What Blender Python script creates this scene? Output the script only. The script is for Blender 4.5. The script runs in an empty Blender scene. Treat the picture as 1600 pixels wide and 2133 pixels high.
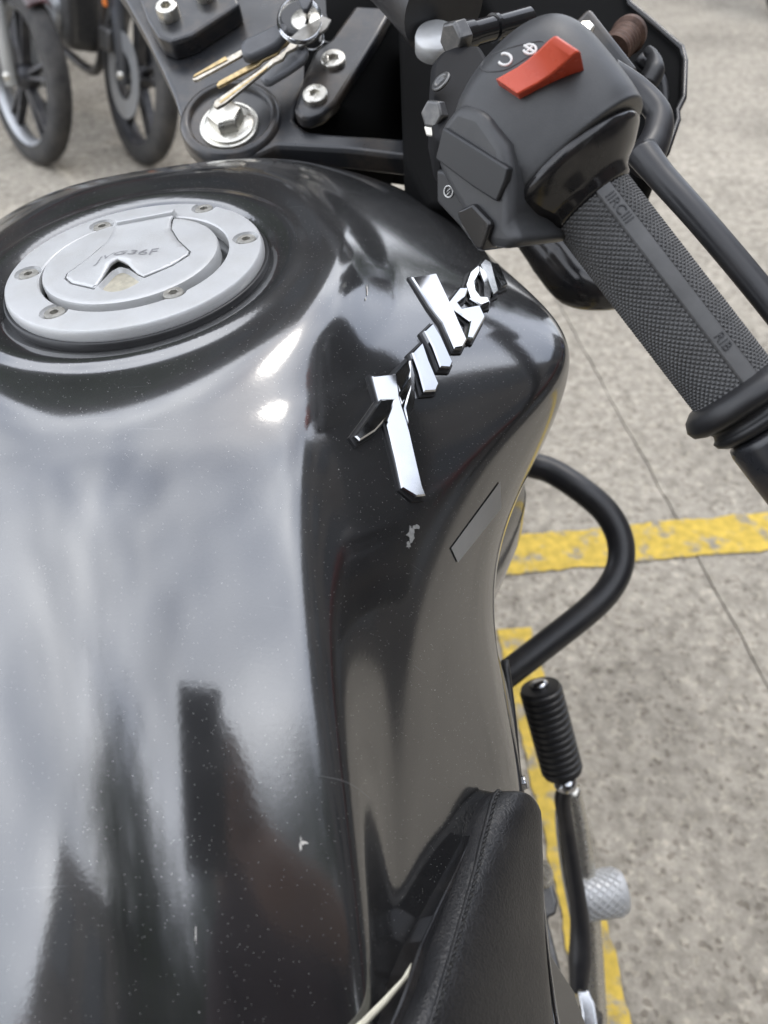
import bpy, bmesh, math, random
import numpy as np
from mathutils import Vector, Matrix
from mathutils.bvhtree import BVHTree
random.seed(7)
R_ = math.radians
scene = bpy.context.scene
col = scene.collection

# ------------------------------------------------------------------ camera
F = 1540.0; TH = R_(47); CH = 1.15
cR = Vector((1, 0, 0)); cF = Vector((0, math.cos(TH), -math.sin(TH))); cU = Vector((0, math.sin(TH), math.cos(TH)))
CAM = Vector((0, 0, CH))
cd = bpy.data.cameras.new('camera'); cam = bpy.data.objects.new('camera', cd); col.objects.link(cam)
cam.location = CAM; cam.rotation_euler = (R_(90) - TH, 0, 0)
cd.sensor_fit = 'VERTICAL'; cd.sensor_height = 36.0; cd.sensor_width = 27.0
cd.lens = F / 2133 * 36.0
cd.clip_start = 0.01; cd.clip_end = 400
cd.dof.use_dof = True; cd.dof.focus_distance = 0.37; cd.dof.aperture_fstop = 8.5
scene.camera = cam

# ------------------------------------------------------------------ world, sun, exposure
w = bpy.data.worlds.new('World'); scene.world = w; w.use_nodes = True
nt = w.node_tree; nt.nodes.clear()
N = nt.nodes.new; L = nt.links.new
SUN_EL, SUN_AZ = 58, 25            # azimuth clockwise from +Y
sky = N('ShaderNodeTexSky'); sky.sky_type = 'NISHITA'; sky.sun_disc = False
sky.sun_elevation = R_(SUN_EL); sky.sun_rotation = R_(SUN_AZ); sky.air_density = 1.0; sky.dust_density = 1.5
tc = N('ShaderNodeTexCoord'); mp = N('ShaderNodeMapping'); mp.inputs['Scale'].default_value = (1, 1, 1.6)
n1 = N('ShaderNodeTexNoise'); n1.inputs['Scale'].default_value = 1.7; n1.inputs['Detail'].default_value = 2; n1.inputs['Roughness'].default_value = 0.55
n1.inputs['Distortion'].default_value = 0.3
rp = N('ShaderNodeValToRGB'); rp.color_ramp.elements[0].position = 0.30; rp.color_ramp.elements[1].position = 0.62
rp.color_ramp.elements[0].color = (0.45, 0.45, 0.45, 1)
n2 = N('ShaderNodeTexNoise'); n2.inputs['Scale'].default_value = 2.6; n2.inputs['Detail'].default_value = 2
cr = N('ShaderNodeValToRGB'); cr.color_ramp.elements[0].position = 0.35; cr.color_ramp.elements[1].position = 0.7
cr.color_ramp.elements[0].color = (12.0, 12.9, 15.0, 1); cr.color_ramp.elements[1].color = (25.0, 25.6, 26.8, 1)
mx = N('ShaderNodeMixRGB'); bg = N('ShaderNodeBackground'); bg.inputs['Strength'].default_value = 0.12; wo = N('ShaderNodeOutputWorld')
L(tc.outputs['Generated'], mp.inputs[0]); L(mp.outputs[0], n1.inputs['Vector']); L(mp.outputs[0], n2.inputs['Vector'])
L(n1.outputs['Fac'], rp.inputs[0]); L(n2.outputs['Fac'], cr.inputs[0])
L(rp.outputs[0], mx.inputs[0]); L(sky.outputs[0], mx.inputs[1]); L(cr.outputs[0], mx.inputs[2])
L(mx.outputs[0], bg.inputs[0]); L(bg.outputs[0], wo.inputs[0])
sd = bpy.data.lights.new('sun', 'SUN'); sun = bpy.data.objects.new('sun', sd); col.objects.link(sun)
sd.energy = 0.5; sd.angle = R_(10); sd.color = (1.0, 0.94, 0.86)
az, el = R_(SUN_AZ), R_(SUN_EL)
sdir = Vector((math.sin(az) * math.cos(el), math.cos(az) * math.cos(el), math.sin(el)))
sun.rotation_euler = sdir.to_track_quat('Z', 'Y').to_euler()
scene.view_settings.view_transform = 'Standard'; scene.view_settings.look = 'None'
scene.view_settings.exposure = 0.36; scene.view_settings.gamma = 1.0
scene.view_settings.use_curve_mapping = False

# ------------------------------------------------------------------ helpers
def px(u, v, D):
    return CAM + D * (cF + (u - 800) / F * cR + (1066.5 - v) / F * cU)
def ray(u, v):
    return (cF + (u - 800) / F * cR + (1066.5 - v) / F * cU)
def pl(u, v, P, n):
    d = ray(u, v); t = (P - CAM).dot(n) / d.dot(n); return CAM + d * t
def pz(u, v, z): return pl(u, v, Vector((0, 0, z)), Vector((0, 0, 1)))

def obj(name, verts, faces, mat, parent=None, smooth=True, auto=None):
    me = bpy.data.meshes.new(name); me.from_pydata([tuple(x) for x in verts], [], faces); me.validate(); me.update()
    bm = bmesh.new(); bm.from_mesh(me); bmesh.ops.recalc_face_normals(bm, faces=bm.faces); bm.to_mesh(me); bm.free()
    if smooth:
        me.shade_smooth() if auto is None else me.shade_smooth()
        if auto is not None: me.set_sharp_from_angle(angle=R_(auto))
    o = bpy.data.objects.new(name, me); col.objects.link(o)
    if mat: me.materials.append(mat)
    if parent is not None: setpar(o, parent)
    return o
def setpar(o, p):
    o.parent = p; o.matrix_parent_inverse = worldm(p).inverted()
def worldm(o):
    m = o.matrix_basis.copy()
    return m if o.parent is None else worldm(o.parent) @ o.matrix_parent_inverse @ m
class MB:
    def __init__(s): s.v = []; s.f = []
    def add(s, v, f):
        k = len(s.v); s.v += [Vector(x) for x in v]; s.f += [tuple(i + k for i in q) for q in f]; return s
    def build(s, name, mat, parent=None, smooth=True, auto=35): return obj(name, s.v, s.f, mat, parent, smooth, auto)
def empty(name, loc=(0, 0, 0), label=None, cat=None, group=None, kind=None):
    o = bpy.data.objects.new(name, None); col.objects.link(o); o.location = loc; o.empty_display_size = .1
    tag(o, label, cat, group, kind); return o
def tag(o, label=None, cat=None, group=None, kind=None):
    if label: o['label'] = label
    if cat: o['category'] = cat
    if group: o['group'] = group
    if kind: o['kind'] = kind
    return o
def basis(a, hint=Vector((0, 0, 1))):
    a = Vector(a).normalized(); b = hint.cross(a)
    if b.length < 1e-4: b = Vector((1, 0, 0)).cross(a)
    b.normalize(); c = a.cross(b); return a, b, c
def lathe(P, axis, prof, seg=48, closed=False, hint=Vector((0, 0, 1)), flat=None):
    """prof: list of (along, radius)"""
    a, b, c = basis(axis, hint); v = []; f = []
    for (h, r) in prof:
        for k in range(seg):
            t = 2 * math.pi * k / seg; v.append(P + a * h + (b * math.cos(t) + c * math.sin(t)) * max(r, 1e-5))
    n = len(prof)
    for i in range(n - 1):
        for k in range(seg):
            f.append((i * seg + k, i * seg + (k + 1) % seg, (i + 1) * seg + (k + 1) % seg, (i + 1) * seg + k))
    if closed:
        for k in range(seg): f.append(((n - 1) * seg + k, (n - 1) * seg + (k + 1) % seg, (k + 1) % seg, k))
    else:
        f.append(tuple(range(seg))[::-1]); f.append(tuple((n - 1) * seg + k for k in range(seg)))
    return v, f
def crom(pts, n=8):
    pts = [Vector(p) for p in pts]; out = []
    q = [pts[0] * 2 - pts[1]] + pts + [pts[-1] * 2 - pts[-2]]
    for i in range(1, len(q) - 2):
        for k in range(n):
            t = k / n
            out.append(.5 * ((2 * q[i]) + (q[i + 1] - q[i - 1]) * t + (2 * q[i - 1] - 5 * q[i] + 4 * q[i + 1] - q[i + 2]) * t * t + (3 * q[i] - q[i - 1] - 3 * q[i + 1] + q[i + 2]) * t ** 3))
    out.append(pts[-1]); return out
def tube(pts, rad, seg=20, flat=1.0, hint=Vector((0, 0, 1))):
    pts = [Vector(p) for p in pts]; n = len(pts); v = []; f = []
    rs = rad if hasattr(rad, '__len__') else [rad] * n
    if len(rs) != n: rs = list(np.interp(np.linspace(0, 1, n), np.linspace(0, 1, len(rs)), rs))
    pb = None
    for i in range(n):
        t = (pts[min(i + 1, n - 1)] - pts[max(i - 1, 0)]).normalized()
        if pb is None: _, b, c = basis(t, hint)
        else: b = (pb - t * pb.dot(t)).normalized(); c = t.cross(b)
        pb = b
        for k in range(seg):
            th = 2 * math.pi * k / seg; v.append(pts[i] + (b * math.cos(th) + c * math.sin(th) * flat) * rs[i])
    for i in range(n - 1):
        for k in range(seg): f.append((i * seg + k, i * seg + (k + 1) % seg, (i + 1) * seg + (k + 1) % seg, (i + 1) * seg + k))
    f.append(tuple(range(seg))[::-1]); f.append(tuple((n - 1) * seg + k for k in range(seg)))
    return v, f
def bevel(o, w_, seg=3, ang=30):
    m = o.modifiers.new('bevel', 'BEVEL'); m.width = w_; m.segments = seg; m.limit_method = 'ANGLE'; m.angle_limit = R_(ang); m.harden_normals = False
    return o
def prism(name, top, down, mat, parent=None, bev=.0015, seg=3):
    """top: polygon of points; down: vector"""
    n = len(top); v = [Vector(p) for p in top] + [Vector(p) + down for p in top]
    f = [tuple(range(n)), tuple(range(2 * n - 1, n - 1, -1))] + [(i, (i + 1) % n, n + (i + 1) % n, n + i) for i in range(n)]
    o = obj(name, v, f, mat, parent, True, 40)
    if bev: bevel(o, bev, seg)
    return o
def rbox(name, P, ax, ay, az_, sx, sy, sz, mat, parent=None, bev=.002, seg=3):
    ax, ay, az_ = [Vector(q).normalized() for q in (ax, ay, az_)]
    v = [P + ax * sx * i + ay * sy * j + az_ * sz * k for i in (-.5, .5) for j in (-.5, .5) for k in (-.5, .5)]
    f = [(0, 1, 3, 2), (4, 6, 7, 5), (0, 4, 5, 1), (2, 3, 7, 6), (0, 2, 6, 4), (1, 5, 7, 3)]
    o = obj(name, v, f, mat, parent, True, 40)
    if bev: bevel(o, bev, seg)
    return o
def smoothpoly(pts, n=6):
    q = [Vector(p).to_3d() for p in pts]; m = len(q); out = []
    for i in range(m):
        a, b, c, d = q[i - 1], q[i], q[(i + 1) % m], q[(i + 2) % m]
        for k in range(n):
            t = k / n
            out.append(.5 * ((2 * b) + (c - a) * t + (2 * a - 5 * b + 4 * c - d) * t * t + (3 * b - a - 3 * c + d) * t ** 3))
    return out
def cut(o, cutters):
    for c in cutters:
        m = o.modifiers.new('cut', 'BOOLEAN'); m.operation = 'DIFFERENCE'; m.object = c; m.solver = 'EXACT'
    dg = bpy.context.evaluated_depsgraph_get(); me = bpy.data.meshes.new_from_object(o.evaluated_get(dg))
    o.modifiers.clear(); o.data = me; me.shade_smooth(); me.set_sharp_from_angle(angle=R_(30))
    for c in cutters: bpy.data.objects.remove(c)

# ------------------------------------------------------------------ materials
def mat(name, c, rough=.5, metal=0., bump=None, spec=.5, coat=0., coat_rough=.05, var=0., vscale=20, rvar=0., dust=0., dustc=(.35, .33, .3), dscale=60):
    m = bpy.data.materials.new(name); m.use_nodes = True; t = m.node_tree; b = t.nodes['Principled BSDF']
    b.inputs['Base Color'].default_value = (*c, 1); b.inputs['Roughness'].default_value = rough; b.inputs['Metallic'].default_value = metal
    b.inputs['Specular IOR Level'].default_value = spec; b.inputs['Coat Weight'].default_value = coat; b.inputs['Coat Roughness'].default_value = coat_rough
    tcn = t.nodes.new('ShaderNodeTexCoord'); src = tcn.outputs['Object']; colout = None
    if var or rvar:
        n = t.nodes.new('ShaderNodeTexNoise'); n.inputs['Scale'].default_value = vscale; n.inputs['Detail'].default_value = 6; n.inputs['Roughness'].default_value = .6
        t.links.new(src, n.inputs['Vector'])
        if var:
            r = t.nodes.new('ShaderNodeValToRGB'); r.color_ramp.elements[0].position = .3; r.color_ramp.elements[1].position = .7
            r.color_ramp.elements[0].color = (*[x * (1 - var) for x in c], 1); r.color_ramp.elements[1].color = (*[min(1, x * (1 + var)) for x in c], 1)
            t.links.new(n.outputs['Fac'], r.inputs[0]); colout = r.outputs[0]
        if rvar:
            q = t.nodes.new('ShaderNodeMapRange'); q.inputs[1].default_value = .3; q.inputs[2].default_value = .7
            q.inputs[3].default_value = max(0.02, rough - rvar); q.inputs[4].default_value = min(1, rough + rvar)
            t.links.new(n.outputs['Fac'], q.inputs[0]); t.links.new(q.outputs[0], b.inputs['Roughness'])
    if dust:
        n = t.nodes.new('ShaderNodeTexNoise'); n.inputs['Scale'].default_value = dscale; n.inputs['Detail'].default_value = 8; n.inputs['Roughness'].default_value = .7
        t.links.new(src, n.inputs['Vector'])
        q = t.nodes.new('ShaderNodeMapRange'); q.inputs[1].default_value = .45; q.inputs[2].default_value = .75; q.inputs[3].default_value = 0; q.inputs[4].default_value = dust
        t.links.new(n.outputs['Fac'], q.inputs[0])
        x = t.nodes.new('ShaderNodeMixRGB'); x.inputs[1].default_value = (*c, 1); x.inputs[2].default_value = (*dustc, 1)
        if colout: t.links.new(colout, x.inputs[1])
        t.links.new(q.outputs[0], x.inputs[0]); colout = x.outputs[0]
    if colout: t.links.new(colout, b.inputs['Base Color'])
    if bump:
        kind, sc, st = bump
        if kind == 'noise':
            n = t.nodes.new('ShaderNodeTexNoise'); n.inputs['Detail'].default_value = 5; o_ = n.outputs['Fac']
        else:
            n = t.nodes.new('ShaderNodeTexVoronoi'); o_ = n.outputs['Distance']
        n.inputs['Scale'].default_value = sc; t.links.new(src, n.inputs['Vector'])
        bb = t.nodes.new('ShaderNodeBump'); bb.inputs['Strength'].default_value = st; bb.inputs['Distance'].default_value = .001
        t.links.new(o_, bb.inputs['Height']); t.links.new(bb.outputs[0], b.inputs['Normal'])
    return m

def tank_material():
    m = bpy.data.materials.new('black tank paint'); m.use_nodes = True; t = m.node_tree; b = t.nodes['Principled BSDF']
    nn = t.nodes.new; lk = t.links.new
    tcn = nn('ShaderNodeTexCoord'); O = tcn.outputs['Object']
    b.inputs['Roughness'].default_value = .42; b.inputs['Specular IOR Level'].default_value = .22
    b.inputs['Coat Weight'].default_value = 1; b.inputs['Coat IOR'].default_value = 2.35; b.inputs['Coat Roughness'].default_value = .035
    # dust film
    n = nn('ShaderNodeTexNoise'); n.inputs['Scale'].default_value = 9; n.inputs['Detail'].default_value = 8; n.inputs['Roughness'].default_value = .65; lk(O, n.inputs['Vector'])
    q = nn('ShaderNodeMapRange'); q.inputs[1].default_value = .3; q.inputs[2].default_value = .75; q.inputs[3].default_value = .003; q.inputs[4].default_value = .030; lk(n.outputs['Fac'], q.inputs[0])
    base = nn('ShaderNodeMixRGB'); base.inputs[1].default_value = (.003, .0035, .0045, 1); base.inputs[2].default_value = (.75, .74, .72, 1); lk(q.outputs[0], base.inputs[0])
    # flecks of dust, fine and coarse
    last = base.outputs[0]
    for sc, r0, thr in ((1500, .12, .94), (700, .065, .97), (260, .04, .975)):
        v = nn('ShaderNodeTexVoronoi'); v.inputs['Scale'].default_value = sc; lk(O, v.inputs['Vector'])
        lt = nn('ShaderNodeMath'); lt.operation = 'LESS_THAN'; lt.inputs[1].default_value = r0 * 1.6; lk(v.outputs['Distance'], lt.inputs[0])
        sp = nn('ShaderNodeSeparateColor'); lk(v.outputs['Color'], sp.inputs[0])
        gt = nn('ShaderNodeMath'); gt.operation = 'GREATER_THAN'; gt.inputs[1].default_value = thr; lk(sp.outputs[0], gt.inputs[0])
        mu = nn('ShaderNodeMath'); mu.operation = 'MULTIPLY'; lk(lt.outputs[0], mu.inputs[0]); lk(gt.outputs[0], mu.inputs[1])
        m2 = nn('ShaderNodeMath'); m2.operation = 'MULTIPLY'; lk(mu.outputs[0], m2.inputs[0]); m2.inputs[1].default_value = .6
        x = nn('ShaderNodeMixRGB'); lk(m2.outputs[0], x.inputs[0]); lk(last, x.inputs[1]); x.inputs[2].default_value = (.7, .69, .65, 1); last = x.outputs[0]
    # hairline scratches: stretched noise
    mp_ = nn('ShaderNodeMapping'); mp_.inputs['Scale'].default_value = (1, 60, 1); mp_.inputs['Rotation'].default_value = (0, 0, .5); lk(O, mp_.inputs[0])
    ns = nn('ShaderNodeTexNoise'); ns.inputs['Scale'].default_value = 14; ns.inputs['Detail'].default_value = 2; lk(mp_.outputs[0], ns.inputs['Vector'])
    sg = nn('ShaderNodeMapRange'); sg.inputs[1].default_value = .74; sg.inputs[2].default_value = .78; sg.inputs[3].default_value = 0; sg.inputs[4].default_value = .10; lk(ns.outputs['Fac'], sg.inputs[0])
    x = nn('ShaderNodeMixRGB'); lk(sg.outputs[0], x.inputs[0]); lk(last, x.inputs[1]); x.inputs[2].default_value = (.6, .6, .6, 1); last = x.outputs[0]
    lk(last, b.inputs['Base Color'])
    q2 = nn('ShaderNodeMapRange'); q2.inputs[1].default_value = .3; q2.inputs[2].default_value = .75; q2.inputs[3].default_value = .07; q2.inputs[4].default_value = .16; lk(n.outputs['Fac'], q2.inputs[0])
    lk(q2.outputs[0], b.inputs['Coat Roughness'])
    nb = nn('ShaderNodeTexNoise'); nb.inputs['Scale'].default_value = 500; nb.inputs['Detail'].default_value = 2; lk(O, nb.inputs['Vector'])
    bb = nn('ShaderNodeBump'); bb.inputs['Strength'].default_value = .05; bb.inputs['Distance'].default_value = .0003; lk(nb.outputs['Fac'], bb.inputs['Height'])
    lk(bb.outputs[0], b.inputs['Coat Normal'])
    return m

M = {}
M['tank'] = tank_material()
M['alu'] = mat('brushed silver cap', (.56, .565, .565), .42, .3, rvar=.06, vscale=60, bump=('noise', 900, .15), dust=.25, dustc=(.38, .36, .31), dscale=50)
M['alu_dirty'] = mat('grimy alloy', (.36, .35, .32), .5, .5, var=.3, vscale=300, dust=.6, dustc=(.22, .2, .16), dscale=200)
M['beige'] = mat('dusty keyhole scoop', (.42, .39, .31), .7, .1, var=.2, vscale=300)
M['chrome'] = mat('chrome', (.52, .53, .545), .10, 1., rvar=.03, vscale=80)
M['steel'] = mat('zinc bolt', (.66, .64, .58), .3, .9, rvar=.1, vscale=200, dust=.3, dustc=(.4, .36, .28), dscale=150)
M['steel_dark'] = mat('dark steel', (.12, .12, .12), .4, .8, dust=.4, dscale=120)
M['blackpaint'] = mat('satin black metal', (.022, .023, .026), .33, 0, coat=.3, coat_rough=.25, rvar=.08, vscale=30, dust=.75, dustc=(.13, .10, .07), dscale=22)
M['satin'] = mat('satin black tube', (.016, .016, .018), .38, 0, rvar=.06, vscale=30, dust=.2, dustc=(.1, .09, .08), dscale=30)
M['dull'] = mat('dull black casting', (.010, .010, .011), .6, spec=.2)
M['plastic'] = mat('grey black switch plastic', (.042, .043, .045), .42, 0, bump=('noise', 1800, .12), rvar=.06, vscale=40, dust=.12, dustc=(.2, .2, .19), dscale=30)
M['glossplastic'] = mat('glossy black plastic', (.012, .012, .013), .16, 0, dust=.2, dustc=(.12, .1, .08), dscale=25, rvar=.06, vscale=40)
M['button'] = mat('matte black button and shaded plate', (.018, .019, .021), .38, 0)
M['rubber'] = mat('grip rubber', (.075, .075, .075), .45, 0, var=.2, vscale=60, dust=.15, dustc=(.14, .13, .12), dscale=40)
M['rubberdark'] = mat('black rubber', (.014, .014, .015), .42, 0, dust=.15, dustc=(.1, .1, .1), dscale=50)
M['red'] = mat('red switch', (.62, .085, .04), .27, 0, rvar=.05, vscale=60)
M['white'] = mat('white print', (.7, .7, .68), .5)
M['brass'] = mat('worn brass key', (.52, .39, .20), .38, .9, var=.3, vscale=250, dust=.3, dustc=(.5, .48, .42), dscale=300)
M['keysteel'] = mat('nickel key', (.50, .46, .39), .33, .95, var=.35, vscale=260)
M['keygrey'] = mat('light grey key fob', (.17, .175, .185), .4)
M['keyplastic'] = mat('grey key head', (.085, .088, .095), .45, 0, var=.2, vscale=60)
M['leather'] = None
M['dirt'] = None
M['void'] = mat('shaded black plastic', (.006, .006, .006), .9, spec=.1)  # near-black and sheenless: the darkness of hollows is put into the colour
M['decal'] = mat('clear grey film', (.25, .245, .23), .5, 0, dust=.3, dscale=60)
M['cream'] = mat('cream edge trim', (.72, .68, .54), .5, var=.15, vscale=80)
M['engravegrey'] = mat('engraving', (.30, .30, .31), .5, .4)
M['phone'] = mat('phone', (.02, .02, .022), .2)

def leather():
    m = mat('black seat vinyl', (.014, .014, .015), .36, 0, rvar=.05, vscale=30); t = m.node_tree; b = t.nodes['Principled BSDF']
    tcn = t.nodes.new('ShaderNodeTexCoord'); mp_ = t.nodes.new('ShaderNodeMapping'); mp_.inputs['Scale'].default_value = (1, 1, 1)
    v = t.nodes.new('ShaderNodeTexVoronoi'); v.inputs['Scale'].default_value = 420; v.feature = 'DISTANCE_TO_EDGE'
    n = t.nodes.new('ShaderNodeTexNoise'); n.inputs['Scale'].default_value = 160; n.inputs['Detail'].default_value = 4
    t.links.new(tcn.outputs['Object'], mp_.inputs[0]); t.links.new(mp_.outputs[0], n.inputs['Vector'])
    mm = t.nodes.new('ShaderNodeMixRGB'); mm.inputs[0].default_value = .012; t.links.new(mp_.outputs[0], mm.inputs[1]); t.links.new(n.outputs['Color'], mm.inputs[2])
    t.links.new(mm.outputs[0], v.inputs['Vector'])
    r = t.nodes.new('ShaderNodeMapRange'); r.inputs[1].default_value = 0; r.inputs[2].default_value = .25; t.links.new(v.outputs['Distance'], r.inputs[0])
    a = t.nodes.new('ShaderNodeMath'); a.operation = 'ADD'; t.links.new(r.outputs[0], a.inputs[0]); t.links.new(n.outputs['Fac'], a.inputs[1])
    bb = t.nodes.new('ShaderNodeBump'); bb.inputs['Strength'].default_value = .3; bb.inputs['Distance'].default_value = .0004
    t.links.new(a.outputs[0], bb.inputs['Height']); t.links.new(bb.outputs[0], b.inputs['Normal'])
    return m
M['leather'] = leather()

def concrete():
    m = bpy.data.materials.new('worn concrete'); m.use_nodes = True; t = m.node_tree; b = t.nodes['Principled BSDF']; nn = t.nodes.new; lk = t.links.new
    b.inputs['Roughness'].default_value = .9; b.inputs['Specular IOR Level'].default_value = .2
    O = nn('ShaderNodeTexCoord').outputs['Object']
    def noise(s, d, r=.6):
        n = nn('ShaderNodeTexNoise'); n.inputs['Scale'].default_value = s; n.inputs['Detail'].default_value = d; n.inputs['Roughness'].default_value = r; lk(O, n.inputs['Vector']); return n.outputs['Fac']
    big = noise(1.1, 4); mid = noise(34, 6, .62); fine = noise(190, 4, .7)
    r = nn('ShaderNodeValToRGB'); e = r.color_ramp.elements; e[0].position = .30; e[0].color = (.27, .243, .200, 1); e[1].position = .68; e[1].color = (.50, .452, .378, 1)
    e2 = r.color_ramp.elements.new(.5); e2.color = (.39, .353, .295, 1); lk(mid, r.inputs[0])
    r2 = nn('ShaderNodeMapRange'); r2.inputs[1].default_value = .3; r2.inputs[2].default_value = .7; r2.inputs[3].default_value = .84; r2.inputs[4].default_value = 1.14; lk(big, r2.inputs[0])
    r3 = nn('ShaderNodeMapRange'); r3.inputs[1].default_value = .3; r3.inputs[2].default_value = .7; r3.inputs[3].default_value = .88; r3.inputs[4].default_value = 1.12; lk(fine, r3.inputs[0])
    mu = nn('ShaderNodeMath'); mu.operation = 'MULTIPLY'; lk(r2.outputs[0], mu.inputs[0]); lk(r3.outputs[0], mu.inputs[1])
    x = nn('ShaderNodeVectorMath'); x.operation = 'SCALE'; lk(r.outputs[0], x.inputs[0]); lk(mu.outputs[0], x.inputs['Scale'])
    v = nn('ShaderNodeTexVoronoi'); v.inputs['Scale'].default_value = 130; v.inputs['Randomness'].default_value = 1; lk(O, v.inputs['Vector'])
    sc_ = nn('ShaderNodeSeparateColor'); lk(v.outputs['Color'], sc_.inputs[0])
    r4 = nn('ShaderNodeValToRGB'); q_ = r4.color_ramp.elements; q_[0].position = 0; q_[0].color = (.62, .6, .58, 1); q_[1].position = 1; q_[1].color = (1.25, 1.24, 1.2, 1)
    w1 = r4.color_ramp.elements.new(.18); w1.color = (.95, .95, .95, 1); w2 = r4.color_ramp.elements.new(.85); w2.color = (1.03, 1.03, 1.02, 1); lk(sc_.outputs[0], r4.inputs[0])
    y = nn('ShaderNodeVectorMath'); y.operation = 'MULTIPLY'; lk(x.outputs[0], y.inputs[0]); lk(r4.outputs[0], y.inputs[1])
    st_ = noise(2.6, 7, .7); rs = nn('ShaderNodeMapRange'); rs.inputs[1].default_value = .38; rs.inputs[2].default_value = .52; rs.inputs[3].default_value = .80; rs.inputs[4].default_value = 1.0; lk(st_, rs.inputs[0])
    z = nn('ShaderNodeVectorMath'); z.operation = 'SCALE'; lk(y.outputs[0], z.inputs[0]); lk(rs.outputs[0], z.inputs['Scale'])
    lk(z.outputs[0], b.inputs['Base Color'])
    bb = nn('ShaderNodeBump'); bb.inputs['Strength'].default_value = .5; bb.inputs['Distance'].default_value = .003; lk(mid, bb.inputs['Height']); lk(bb.outputs[0], b.inputs['Normal'])
    return m
M['concrete'] = concrete()
def yellow():
    m = bpy.data.materials.new('worn yellow road paint'); m.use_nodes = True; t = m.node_tree; b = t.nodes['Principled BSDF']; nn = t.nodes.new; lk = t.links.new
    O = nn('ShaderNodeTexCoord').outputs['Object']; b.inputs['Roughness'].default_value = .75
    n = nn('ShaderNodeTexNoise'); n.inputs['Scale'].default_value = 22; n.inputs['Detail'].default_value = 8; n.inputs['Roughness'].default_value = .68; lk(O, n.inputs['Vector'])
    n2 = nn('ShaderNodeTexNoise'); n2.inputs['Scale'].default_value = 60; n2.inputs['Detail'].default_value = 5; lk(O, n2.inputs['Vector'])
    r = nn('ShaderNodeValToRGB'); e = r.color_ramp.elements; e[0].position = .37; e[0].color = (.32, .29, .24, 1); e[1].position = .49; e[1].color = (.66, .46, .07, 1)
    lk(n.outputs['Fac'], r.inputs[0])
    q = nn('ShaderNodeMapRange'); q.inputs[1].default_value = .3; q.inputs[2].default_value = .7; q.inputs[3].default_value = .75; q.inputs[4].default_value = 1.15; lk(n2.outputs['Fac'], q.inputs[0])
    x = nn('ShaderNodeVectorMath'); x.operation = 'SCALE'; lk(r.outputs[0], x.inputs[0]); lk(q.outputs[0], x.inputs['Scale']); lk(x.outputs[0], b.inputs['Base Color'])
    return m
M['yellow'] = yellow()

# ------------------------------------------------------------------ ground
def sheet(name, x0, x1, y0, y1, z, m, th=None):
    if th is None: return obj(name, [(x0, y0, z), (x1, y0, z), (x1, y1, z), (x0, y1, z)], [(0, 1, 2, 3)], m, smooth=False)
M['base'] = mat('dark joint bed', (.33, .30, .255), .95, var=.3, vscale=10)
ground = sheet('ground', -150, 150, -150, 150, -.005, M['base']); tag(ground, kind='structure')
pav = empty('pavement', (0, 0, 0), kind='structure')
# cast slabs laid either side of the joints seen in the photograph
ja = pz(1255, 800, 0); jb = pz(1600, 1430, 0)
jd = (jb - ja).normalized(); jn = Vector((-jd.y, jd.x, 0)); 
if jn.x < 0: jn = -jn
def slab(s0, s1, t0, t1):
    g = .003; z0 = 0.0
    def jit(a, b, n=24):
        return [a.lerp(b, i / n) + Vector((random.uniform(-1, 1), random.uniform(-1, 1), 0)) * .003 for i in range(n)]
    c = [ja + jn * (s0 + g) + jd * (t0 + g), ja + jn * (s1 - g) + jd * (t0 + g), ja + jn * (s1 - g) + jd * (t1 - g), ja + jn * (s0 + g) + jd * (t1 - g)]
    p = []
    for i in range(4): p += jit(c[i], c[(i + 1) % 4], 120 if abs(s1 - s0) + abs(t1 - t0) < 20 else 60)
    n = len(p); v = p + [q + Vector((0, 0, -.0045)) for q in p]
    f = [tuple(range(n))] + [(i, (i + 1) % n, n + (i + 1) % n, n + i) for i in range(n)]
    return obj('slab', v, f, M['concrete'], pav, False)
se = [-12, -6, -3, 0, 3, 6, 12]; te = [-9, -6, -2.8, 1.35, 4.5, 8, 12, 16]
for i in range(len(se) - 1):
    for j in range(len(te) - 1): slab(se[i], se[i + 1], te[j], te[j + 1])
far = 60
for (a, b, c_, d_) in ((-60, 60, 16.0, 60), (-60, 60, -60, -9.0), (-60, -12.0, -9, 16), (12.0, 60, -9, 16)):
    slab(a, b, c_, d_)
def stripe(pts, wdt, name, label):
    """yellow painted line with ragged worn edges"""
    v = []; f = []; n = 0
    P0, P1 = pts; d = (P1 - P0); Lh = d.length; d.normalize(); s = Vector((-d.y, d.x, 0)); k = int(Lh / .008)
    r1 = r2 = 0
    for i in range(k + 1):
        r1 = r1 * .8 + random.uniform(-1, 1) * .0022; r2 = r2 * .8 + random.uniform(-1, 1) * .0022
        c = P0 + d * Lh * i / k
        a = c - s * (wdt / 2 + r1); b = c + s * (wdt / 2 + r2); a.z = b.z = .004
        v += [a, b]
    for i in range(k): f.append((2 * i, 2 * i + 1, 2 * i + 3, 2 * i + 2))
    o = obj(name, v, f, M['yellow'], None, False); tag(o, label, 'road marking', 'yellow painted parking lines', 'structure'); return o
a = pz(1045, 1160, 0); b = pz(1600, 1106, 0); d = (b - a).normalized()
stripe((a - d * 1.0, b + d * 2.5), .098, 'painted_line', 'worn yellow line running across the concrete beside the crash bar')
a2 = pz(1075, 1330, 0); b2 = pz(1260, 2100, 0); d2 = (b2 - a2).normalized()
stripe((a2 - d2 * .02, b2 + d2 * 1.5), .062, 'painted_line', 'worn yellow line running along the concrete under the footpeg')

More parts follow.
